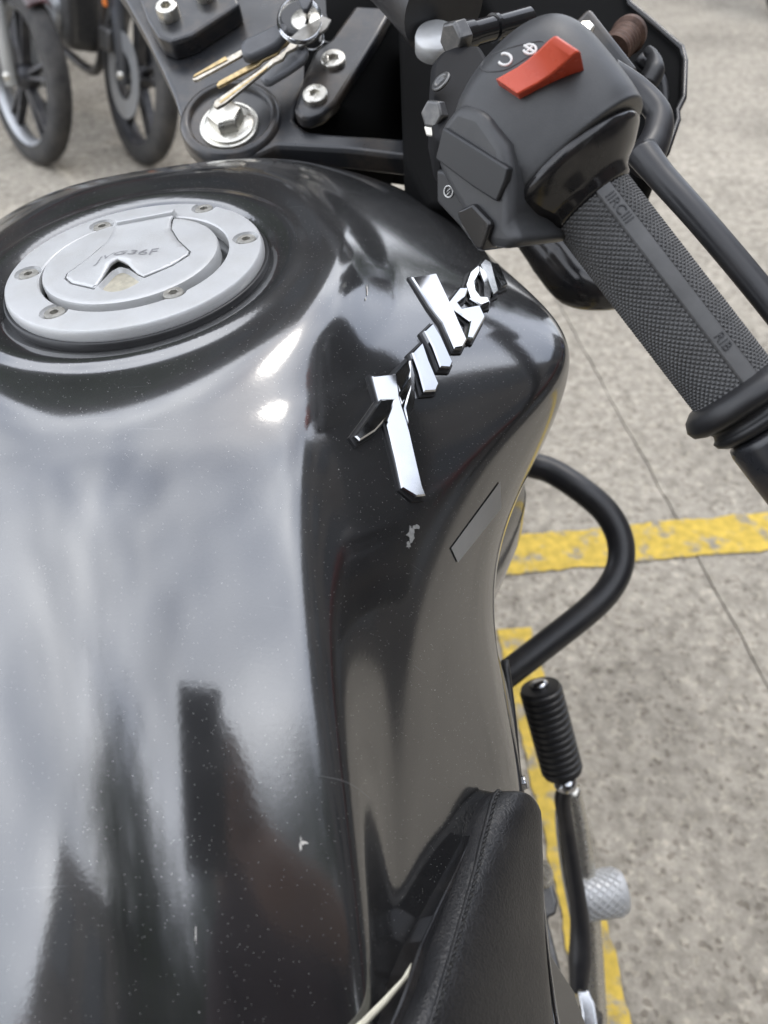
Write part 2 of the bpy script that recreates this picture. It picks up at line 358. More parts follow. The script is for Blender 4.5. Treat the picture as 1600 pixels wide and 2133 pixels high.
# ------------------------------------------------------------------ motorcycle frame of reference
BO = Vector((-.1283, .3538, .9595))             # cap centre
yaw, lean = R_(7), R_(5.2)
Fb = Vector((-math.sin(yaw), math.cos(yaw), 0)); Rb0 = Vector((math.cos(yaw), math.sin(yaw), 0))
Ub = (Vector((0, 0, 1)) * math.cos(lean) - Rb0 * math.sin(lean)).normalized(); Rb = Fb.cross(Ub).normalized()
def bk(x, y, z): return BO + Rb * x + Fb * y + Ub * z
def tobk(P): d = P - BO; return Vector((d.dot(Rb), d.dot(Fb), d.dot(Ub)))
bike = empty('motorcycle', bk(0, -.1, -.95), 'black motorcycle in the foreground with glossy tank, silver fuel cap and chrome emblem', 'motorcycle')

# ---- tank: B-spline control net in bike coordinates
# columns: lateral stations from the centre line to the underside
#        y'   centre z,   deck(x,z)     A(x,z)          mid(x,z)       B(x,z)         low(x,z)        seam(x,z)      under(x,z)
NET = [
 ( .30, -.165, (.05,-.167), (.080,-.172), (.105,-.180), (.125,-.195), (.125,-.22), (.12,-.26), (.08,-.30)),
 ( .25, -.090, (.05,-.091), (.088,-.098), (.122,-.108), (.158,-.125), (.158,-.165), (.15,-.22), (.10,-.28)),
 ( .19, -.026, (.05,-.027), (.094,-.034), (.138,-.050), (.184,-.078), (.186,-.125), (.175,-.21), (.13,-.28)),
 ( .13, -.004, (.05,-.004), (.100,-.013), (.148,-.036), (.194,-.068), (.198,-.120), (.19,-.21), (.14,-.28)),
 ( .07,  .000, (.05, .000), (.104,-.009), (.158,-.036), (.208,-.068), (.214,-.120), (.20,-.20), (.15,-.28)),
 ( .02,  .000, (.05, .000), (.105,-.008), (.166,-.040), (.228,-.072), (.234,-.120), (.222,-.20), (.16,-.28)),
 (-.02,  .000, (.05, .000), (.101,-.009), (.166,-.044), (.236,-.078), (.230,-.122), (.200,-.20), (.13,-.25)),
 (-.06,  .000, (.05, .000), (.093,-.011), (.145,-.044), (.205,-.080), (.208,-.124), (.162,-.20), (.10,-.24)),
 (-.10, -.001, (.034,-.003), (.079,-.012), (.115,-.042), (.160,-.076), (.182,-.125), (.154,-.20), (.10,-.24)),
 (-.14, -.006, (.029,-.009), (.071,-.019), (.099,-.045), (.131,-.077), (.158,-.130), (.163,-.20), (.12,-.25)),
 (-.19, -.028, (.027,-.032), (.067,-.043), (.085,-.062), (.107,-.086), (.138,-.145), (.171,-.208), (.14,-.27)),
 (-.24, -.056, (.027,-.060), (.069,-.072), (.082,-.089), (.095,-.114), (.126,-.165), (.166,-.225), (.14,-.28)),
 (-.30, -.093, (.028,-.097), (.071,-.110), (.079,-.126), (.087,-.147), (.108,-.190), (.146,-.245), (.13,-.30)),
 (-.36, -.132, (.028,-.136), (.067,-.149), (.074,-.165), (.080,-.185), (.090,-.220), (.108,-.26), (.09,-.30)),
 (-.43, -.181, (.028,-.185), (.064,-.198), (.070,-.214), (.075,-.233), (.085,-.26), (.10,-.30), (.09,-.33)),
 (-.50, -.240, (.028,-.244), (.062,-.256), (.068,-.272), (.073,-.290), (.085,-.31), (.10,-.34), (.09,-.37)),
]
def net_arrays():
    rows = []
    for r in NET:
        y, zc = r[0], r[1]; cols = [(0, y, zc)]
        for i, (x, z) in enumerate(r[2:]): cols.append((x, y, z))
        # sharpen A and B by doubling neighbours
        c = cols
        right = [c[0], c[1], c[2], c[2], c[3], c[4], c[4], c[5], c[6], c[7]]
        dx = [0, 0, -.010, .007, 0, -.006, .003, 0, 0, 0]; dz = [0, 0, .0012, -.005, 0, .003, -.007, 0, 0, 0]
        right = [(p[0] + a, p[1], p[2] + b) for p, a, b in zip(right, dx, dz)]
        left = [(-p[0], p[1], p[2]) for p in right[1:]][::-1]
        rows.append(left + right)
    return np.array(rows)
def bs(cp, n):
    """uniform cubic B-spline along axis 0, n samples per span, clamped by reflection"""
    cp = np.concatenate([2 * cp[:1] - cp[1:2], cp, 2 * cp[-1:] - cp[-2:-1]]); out = []
    for i in range(len(cp) - 3):
        for k in range(n):
            t = k / n
            b = [(1 - t) ** 3 / 6, (3 * t ** 3 - 6 * t * t + 4) / 6, (-3 * t ** 3 + 3 * t * t + 3 * t + 1) / 6, t ** 3 / 6]
            out.append(sum(b[j] * cp[i + j] for j in range(4)))
    out.append((cp[-3] + 4 * cp[-2] + cp[-1]) / 6)
    return np.array(out)
G = bs(net_arrays(), 26); G = bs(G.transpose(1, 0, 2), 16).transpose(1, 0, 2)      # rows x cols x 3
CAPR = .0665
def sstep(a, b, x): t = np.clip((x - a) / (b - a), 0, 1); return t * t * (3 - 2 * t)
rr = np.hypot(G[..., 0], G[..., 1])
zflat = -.0034
wgt = 1 - sstep(.088, .135, rr)
zz = G[..., 2]
zz = zz * (1 - wgt) + (zflat + 0 * zz) * wgt
# rolled lip round the filler: a ring and a groove
zz = zz + .0020 * np.exp(-((rr - .082) / .006) ** 2) - .003 * (1 - sstep(.068, .075, rr))
G[..., 2] = zz
GW = np.array([bk(*p) for p in G.reshape(-1, 3)]).reshape(G.shape)
nr, nc = G.shape[:2]
faces = [(i * nc + j, i * nc + j + 1, (i + 1) * nc + j + 1, (i + 1) * nc + j) for i in range(nr - 1) for j in range(nc - 1)]
tank = obj('fuel_tank', [Vector(p) for p in GW.reshape(-1, 3)], faces, M['tank'], bike)
bvh = BVHTree.FromPolygons([Vector(p) for p in GW.reshape(-1, 3)], faces)
def on_tank(u, v, default=None):
    h = bvh.ray_cast(CAM, ray(u, v).normalized())
    if h[0] is None: return default
    n = h[1]
    if n.dot(ray(u, v)) > 0: n = -n
    return h[0], n
#@@TANKDONE

# ------------------------------------------------------------------ fuel cap
CN = Vector((-.091, .0607, .994)).normalized(); CN = (CN * .35 + Ub * .65).normalized()
CC = pl(281, 541, bk(0, 0, .0015), CN)
e2 = Vector((0, 1, 0)); cx = (pl(330, 531, CC, CN) - CC).normalized(); cy = CN.cross(cx).normalized()
def cp(u, v, h=0): return pl(u, v, CC + CN * h, CN)
ro, ri = .0655, .0486
v, f = lathe(CC, CN, [(-.010, ri), (-.010, ro + .0005), (-.0035, ro + .0008), (-.0008, ro), (-.0002, ro - .0006), (0, ro - .0016), (0, ri + .0008), (-.0006, ri)], 128, True)
cap = obj('fuel_cap_ring', v, f, M['alu'], bike, True, 35)
scr = [(424, 432), (212, 469), (512, 495), (58, 568), (360, 607), (112, 648)]
cutters = []
for (u_, v_) in scr:
    v, f = lathe(cp(u_, v_) - CN * .0032, CN, [(0, .0050), (.0014, .0064), (.006, .0078)], 32)
    cutters.append(obj('screw_hole', v, f, M['alu']))
cut(cap, cutters)
v, f = lathe(CC, CN, [(-.014, ro + .0004), (-.014, ro + .0030), (-.0056, ro + .0028), (-.0050, ro + .0017), (-.0056, ro + .0004)], 96, True)
obj('gasket', v, f, M['rubberdark'], cap)
v, f = lathe(CC - CN * .0092, CN, [(0, .050), (.001, .050)], 64)
obj('cap_floor', v, f, M['void'], cap)
# lid
LC = cp(272, 535); rl = .0456
v, f = lathe(LC, CN, [(-.009, rl), (-.0018, rl), (-.0005, rl - .0006), (-.0001, rl - .0016), (0, rl - .004)], 128)
lid = obj('cap_lid', v, f, M['alu'], cap, True, 35)
flap_px = [(x / 2.6667, 380 + y / 2.6667) for x, y in [(648, 238), (985, 176), (955, 215), (948, 262), (985, 322), (1052, 385), (1045, 405), (955, 462), (800, 528), (762, 512), (715, 478), (668, 466), (622, 490), (570, 545), (528, 590), (400, 560), (368, 532), (378, 505), (480, 432), (600, 330), (640, 268)]]
scp = [cp(x / 2.6667, 380 + y / 2.6667) for x, y in [(540, 585), (610, 613), (700, 597), (792, 545), (770, 515), (715, 480), (668, 468), (622, 492), (572, 545)]]
sc_ = sum(scp, Vector()) / len(scp)
sp_ = smoothpoly(scp, 4)
bt = [sc_ + (q - sc_) * .7 - CN * .0035 for q in sp_]; tp = [q + CN * .001 for q in sp_]; n = len(sp_)
c1 = obj('scoop', tp + bt, [tuple(range(n)), tuple(range(2 * n - 1, n - 1, -1))] + [(i, (i + 1) % n, n + (i + 1) % n, n + i) for i in range(n)], M['alu'])
# trench around the flap
tr = [cp(*q) for q in flap_px]; tc_ = sum(tr, Vector()) / len(tr)
trn = [tc_ + (q - tc_) * 1.03 for q in tr]; n = len(trn)
c2 = obj('trench', [q + CN * .001 for q in trn] + [q - CN * .0022 for q in trn], [tuple(range(n)), tuple(range(2 * n - 1, n - 1, -1))] + [(i, (i + 1) % n, n + (i + 1) % n, n + i) for i in range(n)], M['alu'])
cut(lid, [c2, c1])
v, f = lathe(sc_ - CN * .0030, CN, [(-.0003, .012), (0, .012)], 32)
# keyhole scoop surface (dusty bowl under the flap)
so = [sc_ + (q - sc_) * 1.0 - CN * .0004 for q in sp_]; sm = [sc_ + (q - sc_) * .78 - CN * .0022 for q in sp_]; n = len(sp_)
obj('keyhole_scoop', so + sm + [sc_ - CN * .003], [(i, (i + 1) % n, n + (i + 1) % n, n + i) for i in range(n)] + [(n + i, n + (i + 1) % n, 2 * n) for i in range(n)], M['beige'], cap)
# flap: raised shell with an arched front lip
def lift(q):
    a = cp(250, 553); d = (q - a).length
    b_ = (q - cp(230, 475)).dot((cp(250, 553) - cp(230, 475)).normalized()) / (cp(250, 553) - cp(230, 475)).length
    return .0006 + .0040 * math.exp(-(d / .0125) ** 2) + .0011 * max(0, min(1, 1 - abs(b_ - .1) * 2.5)) 
dense = []
fp = flap_px + [flap_px[0]]
for (a, b) in zip(fp, fp[1:]):
    for k in range(8): t = k / 8; dense.append(cp(a[0] + (b[0] - a[0]) * t, a[1] + (b[1] - a[1]) * t))
bmf = bmesh.new(); vs = [bmf.verts.new(q) for q in dense]; fc = bmf.faces.new(vs)
bmesh.ops.triangulate(bmf, faces=[fc])
for _ in range(3):
    bmesh.ops.subdivide_edges(bmf, edges=[e for e in bmf.edges if not e.is_boundary and e.calc_length() > .003], cuts=1, use_grid_fill=False)
    bmesh.ops.triangulate(bmf, faces=bmf.faces[:])
for _ in range(3): bmesh.ops.smooth_vert(bmf, verts=[x for x in bmf.verts if not x.is_boundary], factor=.5, use_axis_x=True, use_axis_y=True, use_axis_z=True)
bmesh.ops.beautify_fill(bmf, faces=bmf.faces[:], edges=[e for e in bmf.edges if not e.is_boundary])
for x in bmf.verts: x.co += CN * (lift(x.co) - (.0005 if x.is_boundary else 0))
bmesh.ops.recalc_face_normals(bmf, faces=bmf.faces)
me = bpy.data.meshes.new('cap_flap'); bmf.to_mesh(me); bmf.free()
if sum((p.normal.dot(CN) for p in me.polygons)) < 0: me.flip_normals()
flap = bpy.data.objects.new('cap_flap', me); col.objects.link(flap); me.materials.append(M['alu']); setpar(flap, cap); me.shade_smooth()
md = flap.modifiers.new('thick', 'SOLIDIFY'); md.thickness = .0016; md.offset = -1
# raised bar of the hinge
hb = [cp(243, 469), cp(368, 447), cp(362, 454), cp(246, 476)]
prism('hinge_bar', [q + CN * .0036 for q in hb], -CN * .0055, M['alu'], cap, .0006, 2)
# lettering, engraved and filled with dirt
def text(name, s, size, P, xd, nd, m_, parent, ext=.0001, shear=0):
    cu = bpy.data.curves.new(name, 'FONT'); cu.body = s; cu.size = size; cu.extrude = ext; cu.align_x = 'CENTER'; cu.align_y = 'CENTER'; cu.shear = shear
    o = bpy.data.objects.new(name, cu); col.objects.link(o)
    dg = bpy.context.evaluated_depsgraph_get(); me = bpy.data.meshes.new_from_object(o.evaluated_get(dg)); bpy.data.objects.remove(o)
    x = xd.normalized(); z = nd.normalized(); y = z.cross(x).normalized()
    mt = Matrix((( x.x, y.x, z.x, P.x), (x.y, y.y, z.y, P.y), (x.z, y.z, z.z, P.z), (0, 0, 0, 1)))
    me.transform(mt); o = bpy.data.objects.new(name, me); col.objects.link(o); me.materials.clear(); me.materials.append(m_); setpar(o, parent); return o
tP = cp(265, 540)
ntx = None
b2 = BVHTree.FromPolygons([x.co.copy() for x in flap.data.vertices], [tuple(p.vertices) for p in flap.data.polygons])
h = b2.ray_cast(tP + CN * .02, -CN)
tt = text('cap_lettering', 'JVG36F', .0100, tP + CN * .03, cp(330, 524) - cp(200, 549), CN, M['engravegrey'], cap, .0, .25)
bmf = bmesh.new(); bmf.from_mesh(tt.data)
for x in bmf.verts:
    hh = b2.ray_cast(x.co, -CN)
    if hh[0] is not None: x.co = hh[0] + CN * .0002
bmf.to_mesh(tt.data); bmf.free()
def hexscrew(P, n_, r, hgt, hexr, name, m_, parent, hexd=.6, rot=0, socket=True):
    a, b, c = basis(n_); seg = 36
    ang = [2 * math.pi * k / seg for k in range(seg)]
    def hexrad(t): t = (t + rot) % (math.pi / 3) - math.pi / 6; return hexr * math.cos(math.pi / 6) / math.cos(t)
    rings = [(-.003, [r] * seg), (hgt * .75, [r] * seg), (hgt * .95, [r * .93] * seg), (hgt, [r * .82] * seg)]
    if socket: rings += [(hgt, [hexrad(t) * 1.12 for t in ang]), (hgt * .94, [hexrad(t) for t in ang]), (hgt * (1 - hexd), [hexrad(t) * .97 for t in ang])]
    v = []; f = []
    for h_, rs in rings:
        for k, t in enumerate(ang): v.append(P + a * h_ + (b * math.cos(t) + c * math.sin(t)) * rs[k])
    for i in range(len(rings) - 1):
        for k in range(seg): f.append((i * seg + k, i * seg + (k + 1) % seg, (i + 1) * seg + (k + 1) % seg, (i + 1) * seg + k))
    f.append(tuple((len(rings) - 1) * seg + k for k in range(seg)))
    return obj(name, v, f, m_, parent, True, 25)
for (u_, v_) in scr:
    hexscrew(cp(u_, v_) - CN * .0026, CN, .0050, .0024, .0024, 'screw', M['alu_dirty'], cap, .9, random.random())
# ------------------------------------------------------------------ tank emblem, decal
def zpt(x, y): return (650 + x / 2.4615, 480 + y / 2.4615)
STR = {
 'Y': [[(300, 765), (393, 765), (412, 880), (462, 1050), (525, 1325), (540, 1372), (505, 1372), (450, 1325), (418, 1180), (368, 985), (398, 885), (332, 880)], [(335, 888), (392, 888), (362, 965), (290, 1045), (218, 1090), (205, 1072), (265, 990)]],
 'A': [[(402, 762), (470, 685), (480, 740), (428, 845)], [(425, 872), (482, 770), (488, 805), (438, 905)], [(482, 690), (502, 760), (500, 900), (470, 1005), (456, 930), (482, 830)]],
 'M': [[(497, 652), (545, 602), (575, 690), (624, 805), (610, 838), (556, 842), (530, 745), (512, 695)], [(562, 542), (600, 505), (640, 570), (697, 695), (685, 722), (640, 720), (603, 620)]],
 'A2': [[(508, 258), (612, 262), (700, 440), (766, 590), (750, 622), (718, 622), (662, 490), (600, 405)]],
 'H': [[(692, 385), (742, 324), (776, 330), (765, 368), (730, 392), (752, 426), (832, 424), (856, 482), (805, 578), (782, 570), (796, 492), (722, 424)]],
 'A3': [[(835, 215), (800, 240), (780, 300), (800, 370), (850, 412), (885, 402), (878, 380), (845, 372), (822, 335), (815, 290), (840, 242)], [(842, 212), (872, 246), (897, 330), (892, 395), (866, 372), (866, 300), (848, 246)]],
 'A4': [[(852, 200), (872, 178), (898, 200), (934, 342), (914, 356), (886, 280)], [(912, 190), (938, 205), (980, 302), (956, 314), (926, 250)]],
}
def stroke(poly, hgt=.0042, rise=.44, aft=.14):
    pts = []; m = len(poly)
    for i in range(m):
        a = poly[i]; b = poly[(i + 1) % m]; L_ = math.hypot(b[0] - a[0], b[1] - a[1]); k_ = max(1, int(L_ / 45))
        for k in range(k_): t = k / k_; pts.append((a[0] + (b[0] - a[0]) * t, a[1] + (b[1] - a[1]) * t))
    P = []; Nn = Vector()
    for q in pts:
        h = on_tank(*zpt(*q))
        if h is None: continue
        P.append(h[0]); Nn += h[1]
    if len(P) < 4: return None
    Nn.normalize(); c = sum(P, Vector()) / len(P); n = len(P)
    u0 = Nn.orthogonal().normalized(); v0 = Nn.cross(u0)
    A = np.array([[(q - c).dot(u0), (q - c).dot(v0)] for q in P]); w_, V = np.linalg.eigh(A.T @ A)
    lax = (u0 * V[0, 1] + v0 * V[1, 1]).normalized(); ref = LREF - Nn * LREF.dot(Nn); ref.normalize()

    wax = Nn.cross(lax).normalized()
    l = np.array([(q - c).dot(lax) for q in P]); wv = np.array([(q - c).dot(wax) for q in P]); z = np.array([(q - c).dot(Nn) for q in P])
    X = np.stack([np.ones(n), l, l * l, wv], 1); co, *_ = np.linalg.lstsq(X, z, rcond=None)
    Nt = (Nn * (1 - rise) + Ub * rise - Fb * aft).normalized(); kt = max(-.62, min(.62, -Nt.dot(wax) / Nt.dot(Nn)))
    area = .5 * sum(l[i] * wv[(i + 1) % n] - l[(i + 1) % n] * wv[i] for i in range(n)); sg = 1 if area > 0 else -1
    def off(d):
        """2D offset; d > 0 grows the outline"""
        out = []
        for i in range(n):
            p0, p1, p2 = (l[i - 1], wv[i - 1]), (l[i], wv[i]), (l[(i + 1) % n], wv[(i + 1) % n])
            e1 = np.array([p1[0] - p0[0], p1[1] - p0[1]]); e2 = np.array([p2[0] - p1[0], p2[1] - p1[1]])
            e1 = e1 / (np.linalg.norm(e1) + 1e-9); e2 = e2 / (np.linalg.norm(e2) + 1e-9)
            n1 = np.array([e1[1], -e1[0]]) * sg; n2 = np.array([e2[1], -e2[0]]) * sg; b = n1 + n2; bn = np.linalg.norm(b)
            b = n1 if bn < .3 else b / bn; k = d / max(.55, float(b @ n1)); out.append((l[i] + b[0] * k, wv[i] + b[1] * k))
        return out
    def lift3(q, h_, tilt): return c + lax * q[0] + wax * q[1] + Nn * (co[0] + co[1] * q[0] + co[2] * q[0] ** 2 + co[3] * q[1] + h_ + (kt - co[3]) * q[1] * tilt)
    r0 = [lift3(q, -.005, 0) for q in off(.0008)]; r1 = [lift3(q, hgt * .3, 0) for q in off(.0008)]
    r2 = [lift3(q, hgt * .85, .9) for q in off(.0006)]; r3 = [lift3(q, hgt, 1) for q in off(-.0001)]
    v = r0 + r1 + r2 + r3; f = [(k * n + i, k * n + (i + 1) % n, (k + 1) * n + (i + 1) % n, (k + 1) * n + i) for k in range(3) for i in range(n)]
    f.append(tuple(3 * n + i for i in range(n)))
    g0 = [lift3(q, -.005, 0) for q in off(.0020)]; g1 = [lift3(q, .0011, 0) for q in off(.0019)]; g2 = [lift3(q, .0012, 0) for q in off(.0006)]
    gv = g0 + g1 + g2; gf = [(k * n + i, k * n + (i + 1) % n, (k + 1) * n + (i + 1) % n, (k + 1) * n + i) for k in range(2) for i in range(n)]
    return v, f, gv, gf
LREF = (on_tank(*zpt(500, 1250))[0] - on_tank(*zpt(360, 790))[0]).normalized()
gk = MB()
for name, strokes in STR.items():
    mb = MB()
    for s_ in strokes:
        q = stroke(s_, .0042, *((.02, -.15) if name in 'MA' else (.44, .14)))
        if q: mb.add(q[0], q[1]); gk.add(q[2], q[3])
    mb.build('emblem_letter', M['chrome'], tank, True, 25)
gk.build('emblem_backing', M['rubberdark'], tank, True, 25)
def patch(poly, name, m_, off=.0006, parent=tank, div=10):
    """thin film following the tank surface; poly has 4 corners"""
    v = []; f = []
    for i in range(div + 1):
        for j in range(div + 1):
            s, t = i / div, j / div
            a = [poly[0][k] * (1 - s) + poly[1][k] * s for k in (0, 1)]; b = [poly[3][k] * (1 - s) + poly[2][k] * s for k in (0, 1)]
            h = on_tank(a[0] * (1 - t) + b[0] * t, a[1] * (1 - t) + b[1] * t)
            if h is None: return None
            v.append(h[0] + h[1] * off)
    for i in range(div):
        for j in range(div): k = i * (div + 1) + j; f.append((k, k + 1, k + div + 2, k + div + 1))
    return obj(name, v, f, m_, parent)
patch([(1040, 1003), (1043, 1058), (952, 1172), (938, 1142)], 'grey_sticker', M['decal'])
# chipped paint and a scrape
def blob(u_, v_, r, name, m_, squash=(1, 1), seed=0, off=.0004):
    rnd = random.Random(seed); pts = []
    for k in range(14):
        t = 2 * math.pi * k / 14; q = r * rnd.uniform(.45, 1.25); pts.append((u_ + math.cos(t) * q * squash[0], v_ + math.sin(t) * q * squash[1]))
    h = [on_tank(*p) for p in pts]; c = on_tank(u_, v_)
    if c is None or any(x is None for x in h): return
    vs = [x[0] + x[1] * off for x in h] + [c[0] + c[1] * off]
    obj(name, vs, [(i, (i + 1) % 14, 14) for i in range(14)], m_, tank)
M['chip'] = mat('bare chip', (.62, .60, .55), .7, var=.2, vscale=400)
M['scuff'] = mat('grey scuff', (.22, .22, .21), .8, var=.3, vscale=600)
blob(626, 1758, 5, 'paint_chip', M['chip'], (.5, 3.2), 1); blob(633, 1755, 6, 'paint_chip', M['chip'], (1.2, .8), 2)
blob(855, 1115, 16, 'paint_scuff', M['scuff'], (.6, 1.1), 3); blob(868, 1098, 10, 'paint_scuff', M['scuff'], (.9, .7), 4); blob(850, 1135, 8, 'paint_scuff', M['scuff'], (.6, 1.2), 8)
blob(764, 605, 7, 'paint_chip', M['chip'], (.22, 1.5), 5); blob(761, 624, 4, 'paint_chip', M['chip'], (.3, 1), 6); blob(483, 641, 4, 'paint_chip', M['chip'], (1, .5), 7)
blob(408, 1945, 22, 'paint_scratch', M['chip'], (.06, 1), 9)

# ------------------------------------------------------------------ top clamp and steering head
PN = Vector((-.1169, .5968, .942)); NS = Vector((-.055, -.400, .912)).normalized()
def sp(u, v, h=0): return pl(u, v, PN + NS * h, NS)
P1 = [(150, -160), (262, 0), (300, 68), (340, 150), (362, 200), (380, 262), (402, 308), (440, 332), (490, 337), (540, 320), (575, 304), (720, 312), (880, 330), (985, 352), (1000, 315), (900, 292), (780, 283), (700, 278), (640, 272), (612, 250), (618, 215), (640, 165), (655, 120), (690, 95), (760, 90), (790, 45), (780, -60), (600, -170)]
dn = -NS
clamp = prism('top_clamp', [sp(*q) for q in P1], dn * .020, M['blackpaint'], bike, .0035, 4)
# boss round the stem nut
v, f = lathe(sp(481, 250, 0), NS, [(-.010, .0280), (-.001, .0300), (.0035, .0318), (.0045, .0335), (.0035, .0365), (.0005, .0390), (-.010, .0395)], 64, True)
obj('stem_boss', v, f, M['blackpaint'], clamp)
v, f = lathe(sp(478, 262, .001), NS, [(-.004, .0225), (0, .0225), (.0016, .0222), (.0022, .0212), (.0022, .010)], 64)
wash = obj('stem_washer', v, f, M['steel'], clamp, True, 30)
v, f = lathe(sp(478, 258, .0035), NS, [(-.004, .0196), (.0012, .0190), (.0024, .0165), (.003, .010)], 64)
obj('stem_flange', v, f, M['steel'], clamp, True, 30)
def hexhead(P, n_, r, h, name, m_, parent, rot=0):
    a, b, c = basis(n_); v = []; f = []
    seg = 6
    for hh, k_ in ((0, 1), (h * .85, 1), (h, .86)):
        for k in range(seg): t = math.pi / 3 * k + rot; v.append(P + a * hh + (b * math.cos(t) + c * math.sin(t)) * r * k_)
    for i in range(2):
        for k in range(seg): f.append((i * seg + k, i * seg + (k + 1) % seg, (i + 1) * seg + (k + 1) % seg, (i + 1) * seg + k))
    f.append(tuple(2 * seg + k for k in range(seg))); f.append(tuple(range(seg))[::-1])
    o = obj(name, v, f, m_, parent, True, 20); bevel(o, .0006, 2, 20); return o
hexhead(sp(474, 255, .0055), NS, .0133, .0105, 'stem_nut', M['steel'], clamp, .35)
# left riser block
lr = [sp(*q, .016) for q in [(262, -90), (288, -10), (306, 40), (330, 78), (358, 88), (400, 74), (445, 44), (500, 8), (470, -70)]]
prism('riser_block', lr, dn * .0165, M['blackpaint'], clamp, .003, 4)
prism('riser_block', [sp(*q, .0105) for q in [(612, 228), (624, 244), (645, 246), (672, 236), (700, 212), (740, 150), (790, 70), (820, 15), (740, 10), (690, 80), (655, 105), (636, 150)]], dn * .011, M['blackpaint'], clamp, .003, 4)
for (u_, v_, h_, hh, r) in ((353, 33, .016, .009, .0088), (428, -8, .016, .009, .0088), (695, 128, .0105, .0035, .0093), (657, 201, .0105, .0035, .0093)):
    hexscrew(sp(u_, v_, h_), NS, r, hh, .0042, 'riser_bolt', M['steel'], clamp, .8, random.random())
# ignition barrel
v, f = lathe(sp(640, 42, .002), NS, [(-.01, .0215), (.004, .0215), (.0058, .020), (.006, .0125)], 48); obj('ignition_housing', v, f, M['plastic'], clamp, True, 35)
v, f = lathe(sp(640, 42, .008), NS, [(-.004, .0125), (.0012, .0125), (.0018, .0115)], 40); obj('ignition_barrel', v, f, M['steel'], clamp, True, 35)
rbox('key_slot', sp(641, 40, .0100), sp(650, 10) - sp(641, 40), NS.cross(sp(650, 10) - sp(641, 40)), NS, .010, .0022, .0006, M['void'], clamp, 0)
# cable guide loop right of the ignition
lp = [sp(*q, .006) for q in [(672, 72), (682, 66), (752, 78), (760, 88), (752, 98), (676, 88), (668, 80)]]
v, f = tube(crom(lp + [lp[0]], 6), .0011, 8); obj('cable_guide', v, f, M['steel_dark'], clamp)
# cowl, yoke and headstock, near-black to stand for the dark hollow beyond the clamp
def dn_poly(pts, D): return [px(u, v, D) for u, v in pts]
def slabp(name, pts, D, depth, m_, parent=bike, bev=.004):
    """solid piece traced at its own distance, thickness along the steering axis"""
    n_ = NS; P = px(pts[0][0], pts[0][1], D)
    return prism(name, [pl(u, v, P, n_) for u, v in pts], -n_ * depth, m_, parent, bev, 4)
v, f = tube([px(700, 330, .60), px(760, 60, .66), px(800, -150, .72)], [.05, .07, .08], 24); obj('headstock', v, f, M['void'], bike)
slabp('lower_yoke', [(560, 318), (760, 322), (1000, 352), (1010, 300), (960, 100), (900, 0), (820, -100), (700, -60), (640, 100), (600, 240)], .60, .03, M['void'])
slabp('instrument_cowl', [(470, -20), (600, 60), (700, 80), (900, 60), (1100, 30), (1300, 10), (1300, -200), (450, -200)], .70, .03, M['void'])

# ------------------------------------------------------------------ handlebar, switch housing, throttle
G0 = px(1218, 407, .322); G1 = px(1534, 818, .318)
ea, _, _ = basis(G1 - G0); tocam = (CAM - G0); eb = (tocam - ea * tocam.dot(ea)).normalized(); ec = eb.cross(ea).normalized()
if ec.dot(cR) < 0: ec = -ec
def hb_(a, b, c): return G0 + ea * a + eb * b + ec * c
glen = (G1 - G0).length
GR = .0177
bar = empty('tmp'); bpy.data.objects.remove(bar)
v, f = lathe(hb_(-.062, 0, 0), ea, [(0, .011), (glen + .09, .011)], 32)
hbar = obj('handlebar', v, f, M['blackpaint'], bike)
# grip: diamond knurl built as real relief with two smooth strips
seg, nl = 340, 400; v = []; f = []
strips = (math.radians(66), math.radians(66 + 201), )
for i in range(nl + 1):
    t = i / nl; a = t * glen
    for k in range(seg):
        th = 2 * math.pi * k / seg
        pu = th * GR / .0026; pv = a / .0026
        d1 = abs(((pu + pv) % 1) - .5) * 2; d2 = abs(((pu - pv) % 1) - .5) * 2
        kn = (min(d1, d2)) 
        kn = min(1, kn * 1.5) * .0010
        ds = min(abs((th - s + math.pi) % (2 * math.pi) - math.pi) for s in strips)
        wst = .0034 / GR
        if ds < wst: h_ = .0011
        elif ds < wst + .00045 / GR: h_ = -.0002
        else: h_ = kn
        if t < .012 or t > .985: h_ = .0004
        r = GR + h_ - .0004
        v.append(hb_(a, math.sin(th) * r, math.cos(th) * r))
for i in range(nl):
    for k in range(seg): f.append((i * seg + k, i * seg + (k + 1) % seg, (i + 1) * seg + (k + 1) % seg, (i + 1) * seg + k))
grip = obj('throttle_grip', v, f, M['rubber'], bike)
prof = [(-.004, .0185), (-.004, .0275), (-.0015, .0285), (.0005, .0280), (.0018, .024), (.003, .0205), (.005, .0196), (.006, .0185)]
def gtext(s, a, size):
    th = strips[0]
    o = text('grip_lettering', s, size, hb_(a, 0, 0), -ea if False else ea, eb, M['rubberdark'], grip, .0002)
    # wrap round the grip
    for x in o.data.vertices:
        d = x.co - G0; aa = d.dot(ea); cc = d.dot(ec); t2 = th - cc / GR; r = GR + .00085 + .0003 * (1 if d.dot(eb) > 0 else 0)
        x.co = hb_(aa, math.sin(t2) * r, math.cos(t2) * r)
    return o
gtext('IIRCIII', .0165, .0058); gtext('RIB', glen - .022, .0058)
v, f = lathe(hb_(glen, 0, 0), ea, [(-.004, .0160), (-.0035, .0205), (-.0010, .0240), (.003, .0258), (.0062, .0248), (.008, .0215), (.0085, .0190), (.0105, .0180), (.0125, .0187), (.0135, .0200), (.0155, .0195), (.0175, .0170), (.018, .013)], 80)
obj('grip_flange', v, f, M['rubberdark'], bike)
v, f = lathe(hb_(glen + .018, 0, 0), ea, [(0, .0135), (.002, .0165), (.005, .0172), (.055, .0172), (.058, .016), (.059, .012)], 48)
obj('bar_end_weight', v, f, M['blackpaint'], bike)
